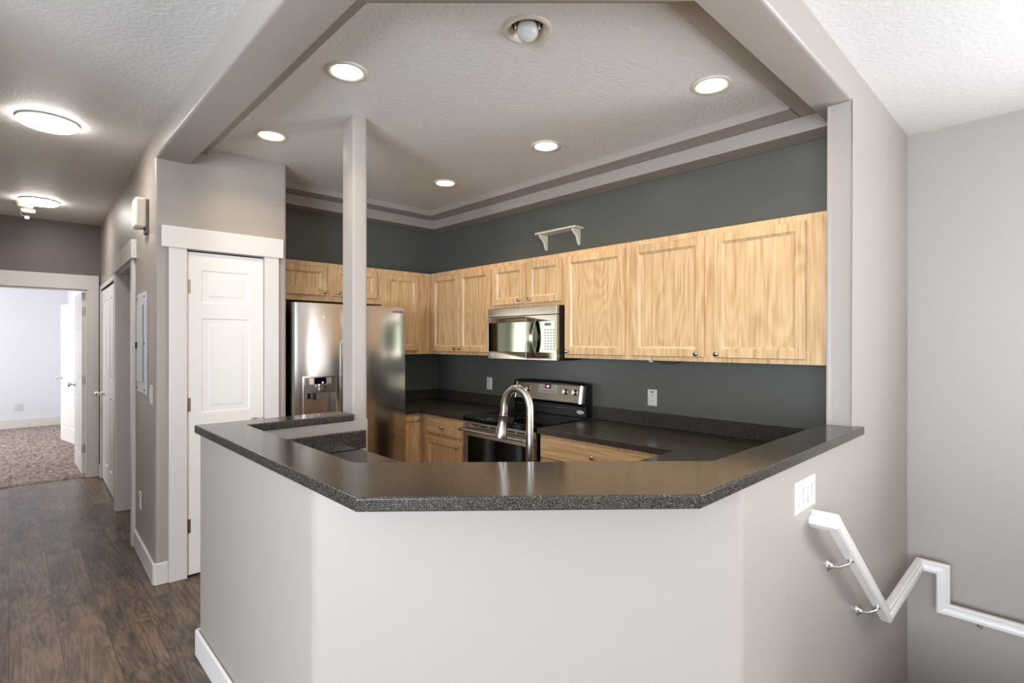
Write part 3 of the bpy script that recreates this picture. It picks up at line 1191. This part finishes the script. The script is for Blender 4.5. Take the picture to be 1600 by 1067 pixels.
mb = MB().prism([(FG + 0.003, FYD), (FG + 0.003, FYF + 0.012), (FG + 0.006, FYF + 0.004), (FG + 0.013, FYF + 0.0005), (FB_ - 0.013, FYF + 0.0005), (FB_ - 0.005, FYF + 0.004), (FB_, FYF + 0.012), (FB_, FYD)], 0.06, 1.762)
rdo = link_mesh('door', mb, M['steel'], fr, smooth=True, angle=35)
for x, par in ((FG - 0.016, ldo), (FG + 0.035, rdo)):
    mb = MB().tube([(x, FYF + 0.004, 1.50), (x, FYF - 0.040, 1.47), (x, FYF - 0.045, 1.40), (x, FYF - 0.045, 0.75), (x, FYF - 0.040, 0.68), (x, FYF + 0.004, 0.65)], 0.009, 14)
    link_mesh('handle', mb, M['steel'], par, smooth=True, angle=60)
dp = MB()
fmD = frame((dx1, FYF - 0.003, 0), (-1, 0, 0), (0, -1, 0))
wD = dx1 - dx0
dp.rings([(0, wD, dz[0], dz[1], -0.02), (0, wD, dz[0], dz[1], 0.004), (0.009, wD - 0.009, dz[0] + 0.009, dz[1] - 0.009, 0.004), (0.009, wD - 0.009, dz[0] + 0.009, dz[1] - 0.009, -0.02)], fmD, closed=True)
dsp = link_mesh('dispenser', dp, M['chrome'], ldo)
mb = MB().box(0.009, wD - 0.009, -0.03, -0.004, 1.115, dz[1] - 0.009, fmD)
link_mesh('control_panel', mb, plain('dark_reflection_steel', (120, 114, 106), 0.3, 1.0), dsp)  # steel coloured darker to stand for a dark reflection
mb = MB()
mb.box(0.087, 0.172, -0.005, -0.002, 1.178, 1.224, fmD)
link_mesh('display', mb, M['black_glass'], dsp)
mb = MB().box(0.108, 0.118, -0.003, -0.001, 1.183, 1.193, fmD)
link_mesh('indicator', mb, M['led_blue'], dsp)
mb = MB()
mb.box(0.046, 0.083, -0.005, -0.0025, 1.176, 1.222, fmD)
link_mesh('button', mb, M['nickel'], dsp)
mb = MB().box(0.176, 0.211, -0.005, -0.0025, 1.176, 1.222, fmD)
link_mesh('button', mb, M['nickel'], dsp)
mb = MB()
mb.lathe([(0, 0), (0.038, 0), (0.042, 0.01), (0.042, 0.05), (0, 0.05)], fmD @ Matrix.Translation((0.130, 0.0, 1.126)), 28)
link_mesh('spout_ring', mb, M['chrome'], dsp, smooth=True)
mb = MB()
mb.box(0.150, 0.178, -0.035, -0.018, 1.062, 1.118, fmD)
link_mesh('paddle', mb, M['black'], dsp, bevel=0.006)
text_mesh('logo', 'SAMSUNG', 0.021, frame((2.275, FYF - 0.0008, 1.722), (-1, 0, 0), (0, -1, 0)), M['logo_grey'], rdo)
mb = MB()
mb.lathe([(0, 0), (0.008, 0), (0.009, 0.002), (0, 0.003)], along((1.655, FYF + 0.0005, 1.660), (0, -1, 0)), 16)
link_mesh('badge', mb, M['logo_white'], ldo)
for x in (FA + 0.005, FB_ - 0.06):
    mb = MB().box(x, x + 0.055, FYD + 0.005, FYD + 0.09, 1.7455, 1.764)
    link_mesh('hinge_cover', mb, M['black'], fr, bevel=0.004)
mb = MB().box(FA + 0.02, FB_ - 0.02, FYD - 0.03, FYD + 0.05, 0.0, 0.055)
link_mesh('toe_grille', mb, M['black'], fr)

# ---------------------------------------------------------------- range
RY0, RY1 = 2.499, 3.277
rg = thing('range', 'freestanding electric range with black glass top and steel control panel', 'stove', (2.9, 2.9, 0))
mb = MB().box(2.625, XW - 0.022, RY0, RY1, 0.02, 0.862)
link_mesh('body', mb, M['black'], rg, bevel=0.003)
mb = MB()
mb.box(2.585, 3.15, RY0 - 0.002, RY1 + 0.002, 0.864, 0.903)
ctp = link_mesh('cooktop', mb, M['black_glass'], rg, bevel=0.008, seg=3)
for bx, by, br in ((2.76, 2.70, 0.095), (2.76, 3.08, 0.115), (3.0, 2.70, 0.075), (3.0, 3.08, 0.085)):
    mb = MB()
    mb.lathe([(br, 0.9031), (br, 0.9035), (br - 0.004, 0.9035), (br - 0.004, 0.9031)], Matrix.Translation((bx, by, 0)), 40)
    link_mesh('burner_ring', mb, plain('burner_mark', (20, 20, 20), 0.2) if 'bm' not in M else M['bm'], ctp)
    M['bm'] = bpy.data.materials['burner_mark']
# oven front
mo = frame((2.622, RY0 + 0.004, 0), (0, 1, 0), (-1, 0, 0))
wO = RY1 - RY0 - 0.008
mb = MB()
mb.box(0, wO, 0, 0.018, 0.800, 0.862, mo)
vp = link_mesh('vent_panel', mb, M['steel_range'], rg, bevel=0.003)
for i in range(6):
    mb = MB().box(0.10 + i * 0.10, 0.175 + i * 0.10, 0.016, 0.0186, 0.835, 0.845, mo)
    link_mesh('vent_slot', mb, M['dark_gap'], vp)
mb = MB()
mb.rings([(0, wO, 0.26, 0.797, 0), (0, wO, 0.26, 0.797, 0.030), (0.004, wO - .004, 0.264, 0.793, 0.034), (0.05, wO - 0.05, 0.33, 0.757, 0.034), (0.055, wO - 0.055, 0.335, 0.752, 0.030), (0.055, wO - .055, 0.335, 0.752, 0.0)], mo, closed=True)
od = link_mesh('oven_door', mb, M['steel_range'], rg)
mb = MB()
mb.box(0.053, wO - 0.053, 0.005, 0.031, 0.333, 0.754, mo)
link_mesh('window', mb, M['black_glass'], od)
mb = MB()
hz = 0.806
mb.tube([mo @ Vector(p) for p in ((0.035, 0.075, hz), (0.06, 0.078, hz), (wO / 2, 0.082, hz), (wO - 0.06, 0.078, hz), (wO - 0.035, 0.075, hz))], 0.0115, 16)
hn = link_mesh('handle', mb, M['steel_range'], od, smooth=True, angle=60)
for x in (0.028, wO - 0.028):
    mb = MB()
    mb.box(x - 0.024, x + 0.024, 0.028, 0.088, hz - 0.014, hz + 0.013, mo)
    link_mesh('handle_bracket', mb, M['nickel'], hn, bevel=0.006)
mb = MB()
mb.box(0, wO, 0, 0.03, 0.06, 0.252, mo)
link_mesh('storage_drawer', mb, M['steel_range'], rg, bevel=0.003)
# back console
cs = MB()
prof = [(3.150, 0.9035), (XW - 0.023, 0.9035), (XW - 0.023, 1.158), (3.190, 1.166), (3.165, 1.160), (3.150, 1.150), (3.128, 1.010), (3.150, 0.992)]
L0 = [cs._v((x, RY0, z)) for x, z in prof]
Lm = [[cs._v((x, RY0 + (RY1 - RY0) * t, z + (0.010 * (1 - (2 * t - 1) ** 2) if z > 1.1 else 0))) for x, z in prof] for t in [i / 14 for i in range(1, 14)]]
L1 = [cs._v((x, RY1, z)) for x, z in prof]
seq = [L0] + Lm + [L1]
for a, e in zip(seq, seq[1:]):
    for i in range(len(prof)):
        j = (i + 1) % len(prof)
        cs.bm.faces.new((a[i], a[j], e[j], e[i]))
cs.bm.faces.new(L0)
cs.bm.faces.new(L1[::-1])
con = link_mesh('console', cs, M['black'], rg, bevel=0.004)
# steel fascia on the tilted face: from (3.128, 1.010) to (3.150, 1.150)
tdir = Vector((3.150 - 3.128, 0, 1.150 - 1.010)).normalized()
nrm = Vector((-tdir.z, 0, tdir.x))
fas = Matrix(((0, nrm.x, tdir.x, 3.128), (1, nrm.y, tdir.y, RY0), (0, nrm.z, tdir.z, 1.010), (0, 0, 0, 1)))
wF = RY1 - RY0
mb = MB()
mb.rings([(0.018, wF - 0.018, 0.002, 0.138, 0), (0.018, wF - 0.018, 0.002, 0.138, 0.003), (0.022, wF - 0.022, 0.006, 0.134, 0.006)], fas)
fo = link_mesh('fascia', mb, M['steel_fascia'], con)
mb = MB()
mb.box(0.022, 0.046, 0.005, 0.012, -0.002, 0.142, fas)
link_mesh('end_cap', mb, M['chrome'], con, bevel=0.005, seg=3)
mb = MB()
mb.box(wF - 0.046, wF - 0.022, 0.005, 0.012, -0.002, 0.142, fas)
link_mesh('end_cap', mb, M['chrome'], con, bevel=0.005, seg=3)
for y in (3.190, 3.090, 2.684, 2.588):
    mk = fas @ Matrix.Translation((y - RY0, 0.006, 0.083))
    mk = mk @ Matrix.Rotation(R(-90), 4, 'X')
    mb = MB()
    mb.lathe([(0, 0), (0.023, 0), (0.023, 0.004), (0.019, 0.006), (0.017, 0.024), (0.014, 0.027), (0, 0.027)], mk, 24)
    mb.box(-0.004, 0.004, -0.018, 0.018, 0.026, 0.036, mk)
    link_mesh('control_knob', mb, M['nickel'], con, smooth=True, angle=40)
mb = MB()
mb.box(2.775 - RY0, 2.978 - RY0, 0.005, 0.0068, 0.062, 0.132, fas)
dsp = link_mesh('display_panel', mb, plain('grey_touch_panel', (168, 164, 154), 0.35), con)
mb = MB()
mb.box(2.842 - RY0, 2.908 - RY0, 0.0066, 0.0078, 0.098, 0.131, fas)
link_mesh('clock', mb, M['black_glass'], dsp, bevel=0.008)
mb = MB()
mb.box(2.862 - RY0, 2.889 - RY0, 0.0077, 0.0083, 0.108, 0.122, fas)
link_mesh('lit_readout', mb, M['led_red'], dsp, bevel=0.002)
bt = MB()
for i in range(9):
    bt.box(2.80 - RY0 + i * 0.018, 2.808 - RY0 + i * 0.018, 0.0066, 0.0074, 0.073, 0.080, fas)
link_mesh('buttons', bt, M['logo_grey'], dsp)
# maker's oval on the black riser under the fascia
rm = frame((3.1495, 2.552, 0.945), (0, 1, 0), (-1, 0, 0))
mb = MB()
mb.lathe([(0, 0), (1, 0), (1, 0.001), (0.9, 0.0016), (0, 0.0016)], rm @ Matrix.Rotation(R(-90), 4, 'X') @ Matrix.Diagonal((0.036, 0.013, 1, 1)), 32)
bd = link_mesh('badge', mb, M['logo_white'], con)
text_mesh('logo', 'Whirlpool', 0.0125, rm @ Matrix.Translation((0, 0.0018, 0)), M['logo_grey'], bd)
mb = MB().tube([(3.148, RY0 + 0.03, 0.965), (3.148, RY1 - 0.03, 0.965)], 0.0025, 8)
link_mesh('trim_strip', mb, M['steel_range'], con)

# ---------------------------------------------------------------- microwave
mw = thing('microwave', 'stainless over-the-range microwave with curved handle', 'microwave', (3.0, 2.9, 1.345))
MY0, MY1, MXF = 2.527, 3.276, 2.85
MZ0, MZ1 = 1.347, 1.7505
mb = MB().box(MXF + 0.03, XW - 0.003, MY0, MY1, MZ0 + 0.003, MZ1 - 0.002)
link_mesh('body', mb, plain('brown_black_enamel', (22, 16, 14), 0.35), mw, bevel=0.002)
mm = frame((MXF + 0.03, MY0, 0), (0, 1, 0), (-1, 0, 0))
wM = MY1 - MY0
mb = MB().box(0, wM, 0, 0.03, 1.683, MZ1 - 0.002, mm)
link_mesh('vent_grille', mb, M['steel_range'], mw, bevel=0.004)
xs_ = 2.834 - MY0      # seam between window and handle section
mb = MB()
mb.rings([(0, xs_ - .002, MZ0, 1.680, 0), (0, xs_ - .002, MZ0, 1.680, 0.03), (0.004, xs_ - 0.005, 1.405, 1.634, 0.03), (0.004, xs_ - 0.005, 1.405, 1.634, 0.0)], mm, closed=True)
cp = link_mesh('control_side', mb, M['steel_range'], mw, bevel=0.003)
mb = MB().box(0.0035, xs_ - 0.0045, 0, 0.0285, 1.4045, 1.6345, mm)
gp = link_mesh('control_glass', mb, M['mirror_glass'], cp)
bt = MB()
for i in range(4):
    for j in range(8):
        bt.box(0.020 + i * 0.028, 0.036 + i * 0.028, 0.0283, 0.0290, 1.425 + j * 0.020, 1.434 + j * 0.020, mm)
link_mesh('keypad', bt, plain('keypad_print', (120, 124, 108), 0.4), cp)
mb = MB().box(0.055, 0.12, 0.028, 0.0292, 1.600, 1.622, mm)
link_mesh('display', mb, M['black_glass'], cp)
mb = MB()
mb.rings([(xs_ + .001, wM, MZ0, 1.680, 0), (xs_ + .001, wM, MZ0, 1.680, 0.03), (xs_ + 0.004, wM - .003, 1.405, 1.634, 0.03), (xs_ + 0.004, wM - .003, 1.405, 1.634, 0.0)], mm, closed=True)
do = link_mesh('door', mb, M['steel_range'], mw, bevel=0.003)
mb = MB().box(xs_ + 0.0035, wM - 0.0025, 0, 0.0285, 1.4045, 1.6345, mm)
link_mesh('window', mb, M['mirror_glass'], do)
text_mesh('logo', 'LG', 0.022, frame((MXF - 0.0006, 3.226, 1.376), (0, 1, 0), (-1, 0, 0)), M['logo_white'], do)
# curved strap handle
yh = 2.738 - MY0
hp = []
for i in range(15):
    t = i / 14
    z = 1.372 + 0.285 * t
    bow = 1 - (2 * t - 1) ** 2
    hp.append((yh + 0.004 * bow, 0.034 + 0.040 * bow, z))
rings_ = []
for (x, y, z) in hp:
    rings_.append([mm @ Vector((x - 0.017, y - 0.004, z)), mm @ Vector((x + 0.017, y - 0.004, z)), mm @ Vector((x + 0.017, y + 0.005, z)), mm @ Vector((x - 0.017, y + 0.005, z))])
hm = MB()
hm.sweep(rings_, None)
link_mesh('handle', hm, M['steel'], do, bevel=0.003)
mb = MB().box(0.05, wM - 0.05, -0.30, -0.04, MZ0 - 0.004, MZ0 + 0.003, mm)
link_mesh('bottom_tray', mb, M['black'], mw)

# ---------------------------------------------------------------- small wall shelf above the cabinets
sh = thing('wall_shelf', 'small cream bracket shelf on the dark wall above the cabinets', 'shelf', (3.2, 2.83, 2.24))
SX0 = XW - 0.112
mb = MB().box(SX0, XW - 0.001, 2.592, 3.020, 2.362, 2.378)
link_mesh('board', mb, M['cream'], sh, bevel=0.005, seg=3)
sil = [(0, 2.2405), (0.012, 2.240), (0.026, 2.262), (0.036, 2.292), (0.052, 2.316), (0.078, 2.334), (0.092, 2.350), (0.092, 2.3615), (0, 2.3615)]
for y in (2.625, 2.972):
    mb = MB()
    a = [mb._v((XW - 0.001 - d, y, z)) for d, z in sil]
    e = [mb._v((XW - 0.001 - d, y + 0.018, z)) for d, z in sil]
    mb.bm.faces.new(a)
    mb.bm.faces.new(e[::-1])
    for i in range(len(sil)):
        j = (i + 1) % len(sil)
        mb.bm.faces.new((a[i], a[j], e[j], e[i]))
    link_mesh('bracket', mb, M['cream'], sh, bevel=0.002)


# ---------------------------------------------------------------- outlets and switches
def plate(name, label, cat, m, loc, w, h, rockers=0, outlet=False, xf=None, group=None, slots=None):
    r = thing(name, label, cat, loc, group)
    mb = MB()
    mb.rings([(-w / 2, w / 2, -h / 2, h / 2, 0), (-w / 2, w / 2, -h / 2, h / 2, 0.003), (-w / 2 + .004, w / 2 - .004, -h / 2 + .004, h / 2 - .004, 0.006)], m)
    link_mesh('cover_plate', mb, M['white_plastic'], r)
    if rockers:
        for i in range(rockers):
            xc = (i - (rockers - 1) / 2) * 0.046
            mb = MB()
            mb.rings([(xc - .0165, xc + .0165, -.033, .033, 0.004), (xc - .0165, xc + .0165, -.033, .033, 0.0075)], m)
            v = mb.bm.verts
            v.ensure_lookup_table()
            link_mesh('rocker', mb, M['white_plastic'], r, bevel=0.001)
            mb = MB()
            mb.prism([(-.0125, 0), (.0125, 0), (.0125, .004), (-.0125, .004)], -.029, .029, m=m @ Matrix.Translation((xc, 0.0075, 0)) @ Matrix.Rotation(R(3 if i % 2 else -3), 4, 'X'))
            link_mesh('paddle', mb, M['white_plastic'], r)
    if outlet:
        for zc in (-0.02, 0.02):
            mb = MB()
            mb.rings([(-.017, .017, zc - .014, zc + .014, 0.005), (-.016, .016, zc - .013, zc + .013, 0.0075)], m)
            s = link_mesh('socket', mb, M['white_plastic'], r)
            mb = MB()
            mb.box(-.008, -.006, 0.007, 0.0079, zc - .002, zc + .007, m)
            mb.box(.006, .008, 0.007, 0.0079, zc - .002, zc + .007, m)
            mb.box(-.002, .002, 0.007, 0.0079, zc - .010, zc - .006, m)
            link_mesh('slots', mb, M['dark_gap'], s)
    return r


o1 = plate('wall_outlet', 'white outlet on the dark wall right of the range', 'outlet', frame((XW, 1.988, 1.094), (0, 1, 0), (-1, 0, 0)), (XW, 1.988, 1.094), 0.072, 0.114, outlet=True, group='kitchen outlets')
o2 = copy_tree(o1, loc=(XW, 3.709, 1.094))
o2['label'] = 'white outlet on the dark wall left of the range'
mb = MB()
mb.box(-0.014, 0.014, 0.005, 0.0068, 0.037, 0.043, frame((XW, 1.988, 1.094), (0, 1, 0), (-1, 0, 0)))
link_mesh('test_button', mb, M['dark_gap'], o1)
plate('light_switch', 'white rocker switch plate on the bar wall above the handrail', 'light switch', frame((2.178, WY, 0.910), (-1, 0, 0), (0, -1, 0)), (2.178, WY, 0.910), 0.215, 0.118, rockers=4)
plate('light_switch', 'white switch plate beside the electrical panel at the hall corner', 'light switch', BLK @ frame((0, 0.137, 1.150), (0, 1, 0), (-1, 0, 0)), BLK @ Vector((0, 0.137, 1.150)), 0.075, 0.118, rockers=1)
oh = plate('wall_outlet', 'white outlet low on the grey hall wall below the electrical panel', 'outlet', BLK @ frame((0, 0.60, 0.385), (0, 1, 0), (-1, 0, 0)), BLK @ Vector((0, 0.60, 0.385)), 0.075, 0.118, outlet=True)
ob = plate('wall_outlet', 'white outlet on the far bedroom wall, right one of the pair', 'outlet', frame((0.115, 12.32, 0.36), (-1, 0, 0), (0, -1, 0)), (0.115, 12.32, 0.36), 0.115, 0.118, outlet=True, group='bedroom outlets')
oc = copy_tree(ob, loc=(-0.33, 12.32, 0.36))
oc['label'] = 'white outlet on the far bedroom wall, left one at the picture edge'

# clip and cord under the cabinet
cl = thing('cable_clip', 'clear clip with a dark cord under the widest wall cabinet', 'clip', (3.03, 1.86, 1.350))
mb = MB().box(3.02, 3.034, 1.85, 1.878, 1.350, 1.3655)
link_mesh('clip', mb, M['white_plastic'], cl, bevel=0.003)
mb = MB().tube([(3.03, 1.85, 1.356), (3.03, 1.80, 1.350), (3.03, 1.73, 1.345), (3.03, 1.68, 1.352), (3.03, 1.63, 1.3645)], 0.0025, 8)
link_mesh('cord', mb, M['rubber'], cl, smooth=True)

# ---------------------------------------------------------------- hall wall objects
ep = thing('electrical_panel', 'pale grey flush electrical panel on the hall wall', 'electrical panel', BLK @ Vector((0, 0.5, 1.13)))
me_ = BLK @ frame((0, 0.315, 1.135), (0, 1, 0), (-1, 0, 0))
mb = MB()
mb.rings([(0, 0.37, 0, 0.675, 0), (0, 0.37, 0, 0.675, 0.006), (0.006, 0.364, 0.006, 0.669, 0.012)], me_)
cv = link_mesh('cover', mb, M['panel_grey'], ep)
mb = MB().box(0.085, 0.345, 0.011, 0.017, 0.08, 0.60, me_)
dr = link_mesh('panel_door', mb, M['panel_grey'], ep, bevel=0.002)
mb = MB().box(0.072, 0.085, 0.011, 0.0135, 0.085, 0.595, me_)
link_mesh('hinge_gap', mb, M['dark_gap'], ep)
mb = MB().box(0.315, 0.335, 0.0165, 0.026, 0.30, 0.345, me_)
link_mesh('latch', mb, M['rubber'], dr, bevel=0.003)
for x in (0.022, 0.348):
    for z in (0.03, 0.335, 0.645):
        mb = MB()
        mb.lathe([(0, 0), (0.007, 0), (0.006, 0.003), (0, 0.004)], me_ @ along((x, 0.012, z), (0, 1, 0)), 12)
        link_mesh('screw', mb, M['rubber'], cv)

ch = thing('door_chime', 'cream door chime box high on the hall wall', 'chime', BLK @ Vector((-0.03, 0.28, 2.2)))
mb = MB(BLK).box(-0.075, -0.014, 0.235, 0.375, 2.215, 2.405)
link_mesh('cover', mb, M['cream'], ch, bevel=0.015, seg=3)
mb = MB(BLK).box(-0.016, 0.0, 0.245, 0.360, 2.185, 2.40)
link_mesh('base_plate', mb, plain('grey_mount', (120, 112, 104), 0.5), ch, bevel=0.003)

# ---------------------------------------------------------------- ceiling lights
LZ = ZK


def recessed(loc, label):
    r = thing('recessed_light', label, 'ceiling light', loc, 'round recessed kitchen lights')
    m = Matrix.Translation(Vector(loc))
    mb = MB()
    mb.lathe([(0.094, 0.0), (0.094, -0.003), (0.089, -0.007), (0.078, -0.0085), (0.068, -0.003), (0.068, 0.0)], m, 40, close=True)
    link_mesh('trim_ring', mb, M['cream'], r, smooth=True, angle=60)
    mb = MB()
    mb.lathe([(0.0678, -0.001), (0.066, -0.006), (0.05, -0.009), (0, -0.010)], m, 40)
    link_mesh('lens', mb, M['lens_warm'], r, smooth=True, angle=80)
    return r


LPOS = [((1.132, 2.296, LZ), 'lit recessed ceiling light nearest the left header, in front of the post'),
        ((2.478, 1.192, LZ), 'lit recessed ceiling light nearest the right header and pillar'),
        ((1.152, 3.325, LZ), 'lit recessed ceiling light in front of the pantry door wall'),
        ((2.484, 2.292, LZ), 'lit recessed ceiling light opposite the microwave'),
        ((2.488, 3.374, LZ), 'lit recessed ceiling light in the far corner over the refrigerator side')]
p0 = None
for loc, lab in LPOS:
    if p0 is None:
        p0 = recessed(loc, lab)
    else:
        c = copy_tree(p0, loc=loc)
        c['label'] = lab
    area_light('lamp_light', (loc[0], loc[1], loc[2] - 0.014), (0, 0, 0), 0.13, 0.13, 3.1, (1.0, 0.79, 0.55), spread=R(130), shape='DISK')

ey = thing('eyeball_light', 'unlit recessed eyeball fixture with a white swivel globe', 'ceiling light', (eye[0], eye[1], ZK))
mE = Matrix.Translation((eye[0], eye[1], ZK))
mb = MB()
mb.lathe([(0.098, 0.0), (0.098, -0.004), (0.090, -0.008), (0.076, -0.005), (0.066, 0.012), (0.064, 0.024)], mE, 40)
link_mesh('trim_ring', mb, M['cream'], ey, smooth=True, angle=60)
mb = MB()
mb.lathe([(0.064, 0.0235), (0.064, 0.028), (0, 0.028)], mE, 40)
link_mesh('housing', mb, M['bronze'], ey)
tilt = Vector((-0.30, -0.34, -1)).normalized()
gl = along(mE @ Vector((0.0, 0.0, 0.002)), tilt)
mb = MB()
mb.lathe([(0, -0.03), (0.028, -0.024), (0.040, -0.008), (0.043, 0.006), (0.042, 0.022), (0.036, 0.034), (0.024, 0.041), (0, 0.044)], gl, 32)
link_mesh('globe', mb, M['white_plastic'], ey, smooth=True, angle=80)
sd = Vector((0.724, -0.690, 0))
for s in (-1, 1):
    mb = MB()
    pts = []
    for i in range(11):
        a = -0.2 + 1.6 * i / 10
        pts.append(mE @ (sd * s * 0.047 + Vector((-0.5, -0.5, 0)) * 0.05 * math.sin(a) * 0.8 + Vector((0, 0, 0.022 - 0.034 * math.sin(a)))))
    mb.tube(pts, 0.0042, 10)
    link_mesh('yoke', mb, M['cream'], ey, smooth=True)


def hall_light(loc, label):
    r = thing('hall_ceiling_light', label, 'ceiling light', loc, 'disc lights on the hall ceiling')
    m = Matrix.Translation(Vector(loc))
    mb = MB()
    mb.lathe([(0.135, 0), (0.140, -0.004), (0.140, -0.012), (0.132, -0.014), (0, -0.014)], m, 48)
    link_mesh('base', mb, M['white_plastic'], r, smooth=True)
    mb = MB()
    mb.lathe([(0.133, -0.0142), (0.134, -0.024), (0.118, -0.034), (0.07, -0.040), (0, -0.042)], m, 48)
    link_mesh('diffuser', mb, M['lens_hall'], r, smooth=True, angle=80)
    return r


h1 = hall_light((0.165, 4.07, ZL), 'lit disc light on the hall ceiling, nearer of the two')
h2 = copy_tree(h1, loc=(0.20, 6.42, ZL))
for hx, hy in ((0.165, 4.07), (0.20, 6.42)):
    area_light('hall_lamp_light', (hx, hy, ZL - 0.045), (0, 0, 0), 0.24, 0.24, 4.0, (1.0, 0.95, 0.9), shape='DISK')
h2['label'] = 'lit disc light on the hall ceiling, farther one beside the smoke detector'

sm = thing('smoke_detector', 'cream smoke detector with its cover hanging open on the hall ceiling', 'smoke detector', (0.105, 6.62, ZL))
mS2 = Matrix.Translation((0.105, 6.62, ZL))
mb = MB()
mb.lathe([(0.075, 0), (0.075, -0.016), (0.062, -0.020), (0.058, -0.044), (0, -0.044)], mS2, 32)
link_mesh('base', mb, M['cream'], sm, smooth=True, angle=40)
mb = MB()
mb.lathe([(0, -0.085), (0.050, -0.085), (0.055, -0.070), (0.055, -0.056), (0, -0.056)], mS2 @ Matrix.Rotation(R(9), 4, 'X') @ Matrix.Translation((0.02, 0, 0)), 32)
link_mesh('cover', mb, M['cream'], sm, smooth=True, angle=40)
mb = MB().tube([mS2 @ Vector(p) for p in ((-0.03, -0.03, -0.08), (-0.032, -0.03, -0.10), (-0.02, -0.03, -0.125), (0.0, -0.03, -0.135))], 0.005, 8)
link_mesh('wire', mb, M['rubber'], sm, smooth=True)
mb = MB().box(0.0, 0.03, -0.045, -0.018, -0.155, -0.130, mS2)
link_mesh('connector', mb, M['white_plastic'], sm, bevel=0.003)

# ---------------------------------------------------------------- stair handrail
hr = thing('handrail', 'white stepped handrail around the stairwell corner', 'handrail', (3.0, 0.6, 0.0))
# moulded section: (depth from the room side, height), mitred at each turn
sec = [(0.0, -0.024), (0.006, -0.031), (0.040, -0.031), (0.044, -0.026), (0.044, 0.026), (0.040, 0.031), (0.014, 0.031), (0.008, 0.024), (0.010, 0.010), (0.003, 0.002), (0.0, -0.010)]


def rail(nodes, horiz_turn=False):
    """nodes: (centre point, outward side vector, height vector) for each mitre"""
    return [[p + side * (d - 0.022) + hv * h for d, h in sec] for p, side, hv in nodes]


sl = Vector((0.79, 0, -0.614)).normalized()
up_s = Vector((0.614, 0, 0.79)).normalized()
Yc = 0.602
A0 = Vector((2.255, Yc, 0.803))
A1 = Vector((3.095, Yc, 0.803 - (3.095 - 2.255) * 0.614 / 0.79 + 0.0))
ZR = 0.160
A1 = Vector((2.255 + (0.803 - ZR) * 0.79 / 0.614, Yc, ZR))
# end return into the wall, lying in the slope plane
fr1 = [((Vector((2.255, WY, 0.803))), sl, up_s), (A0, (sl + Vector((0, 1, 0))), up_s)]
m_up = (up_s + Vector((0, 0, 1))).normalized()
m_up = m_up / m_up.dot(Vector((0, 0, 1)))
B1 = Vector((3.905, Yc, ZR))
sideY = Vector((0, 1, 0))
diag = Vector((1, 1, 0))
Zu = Vector((0, 0, 1))
Xc = 3.93
B1 = Vector((Xc, Yc, ZR))
D0 = Vector((Xc, 0.493, ZR))
ZR2 = -0.064
D1 = Vector((Xc, 0.493, ZR2))
E1 = Vector((Xc, -0.75, ZR2))
# section d axis points away from the viewer side (towards the wall)
path = []
path += rail(fr1)
path += rail([(A1, sideY, m_up)])
path += rail([(B1, diag, Zu)])
path += rail([(D0, Vector((1, 0, 0)), Vector((0, -1, 1)))])
path2 = rail([(D1, Vector((1, 0, 0)), Vector((0, -1, 1)))])
path += path2
path += rail([(E1, Vector((1, 0, 0)), Zu)])
mb = MB()
mb.sweep(path, None)
link_mesh('rail', mb, M['white'], hr)


def rail_bracket(wp, rp, nrm_, down):
    wp, rp = Vector(wp), Vector(rp)
    nrm_ = Vector(nrm_)
    b = MB()
    b.lathe([(0, 0), (0.016, 0), (0.016, 0.003), (0.010, 0.008), (0.007, 0.02), (0, 0.02)], along(wp, nrm_) @ Matrix.Diagonal((0.85, 1.7, 1, 1)), 20)
    mid = wp + nrm_ * 0.045 + Vector((0, 0, 0.006))
    b.tube([wp + nrm_ * 0.012, mid, rp - Vector(down) * -0.012 + Vector((0, 0, 0)), rp], [0.0075, 0.0065, 0.006, 0.006], 12)
    b.lathe([(0, 0), (0.014, 0), (0.014, 0.003), (0, 0.003)], along(rp, down), 16)
    return link_mesh('bracket', b, M['chrome'], hr, smooth=True, angle=50)


for x in (2.456, 2.896):
    zr = 0.803 - (x + 0.03 - 2.255) * 0.614 / 0.79
    rp = Vector((x + 0.03, Yc, zr)) - up_s * 0.031
    rail_bracket((x, WY, rp.z - 0.040), rp, (0, -1, 0), -up_s)
rail_bracket((EX, 0.34, ZR2 - 0.075), (Xc, 0.34, ZR2 - 0.031), (-1, 0, 0), (0, 0, -1))
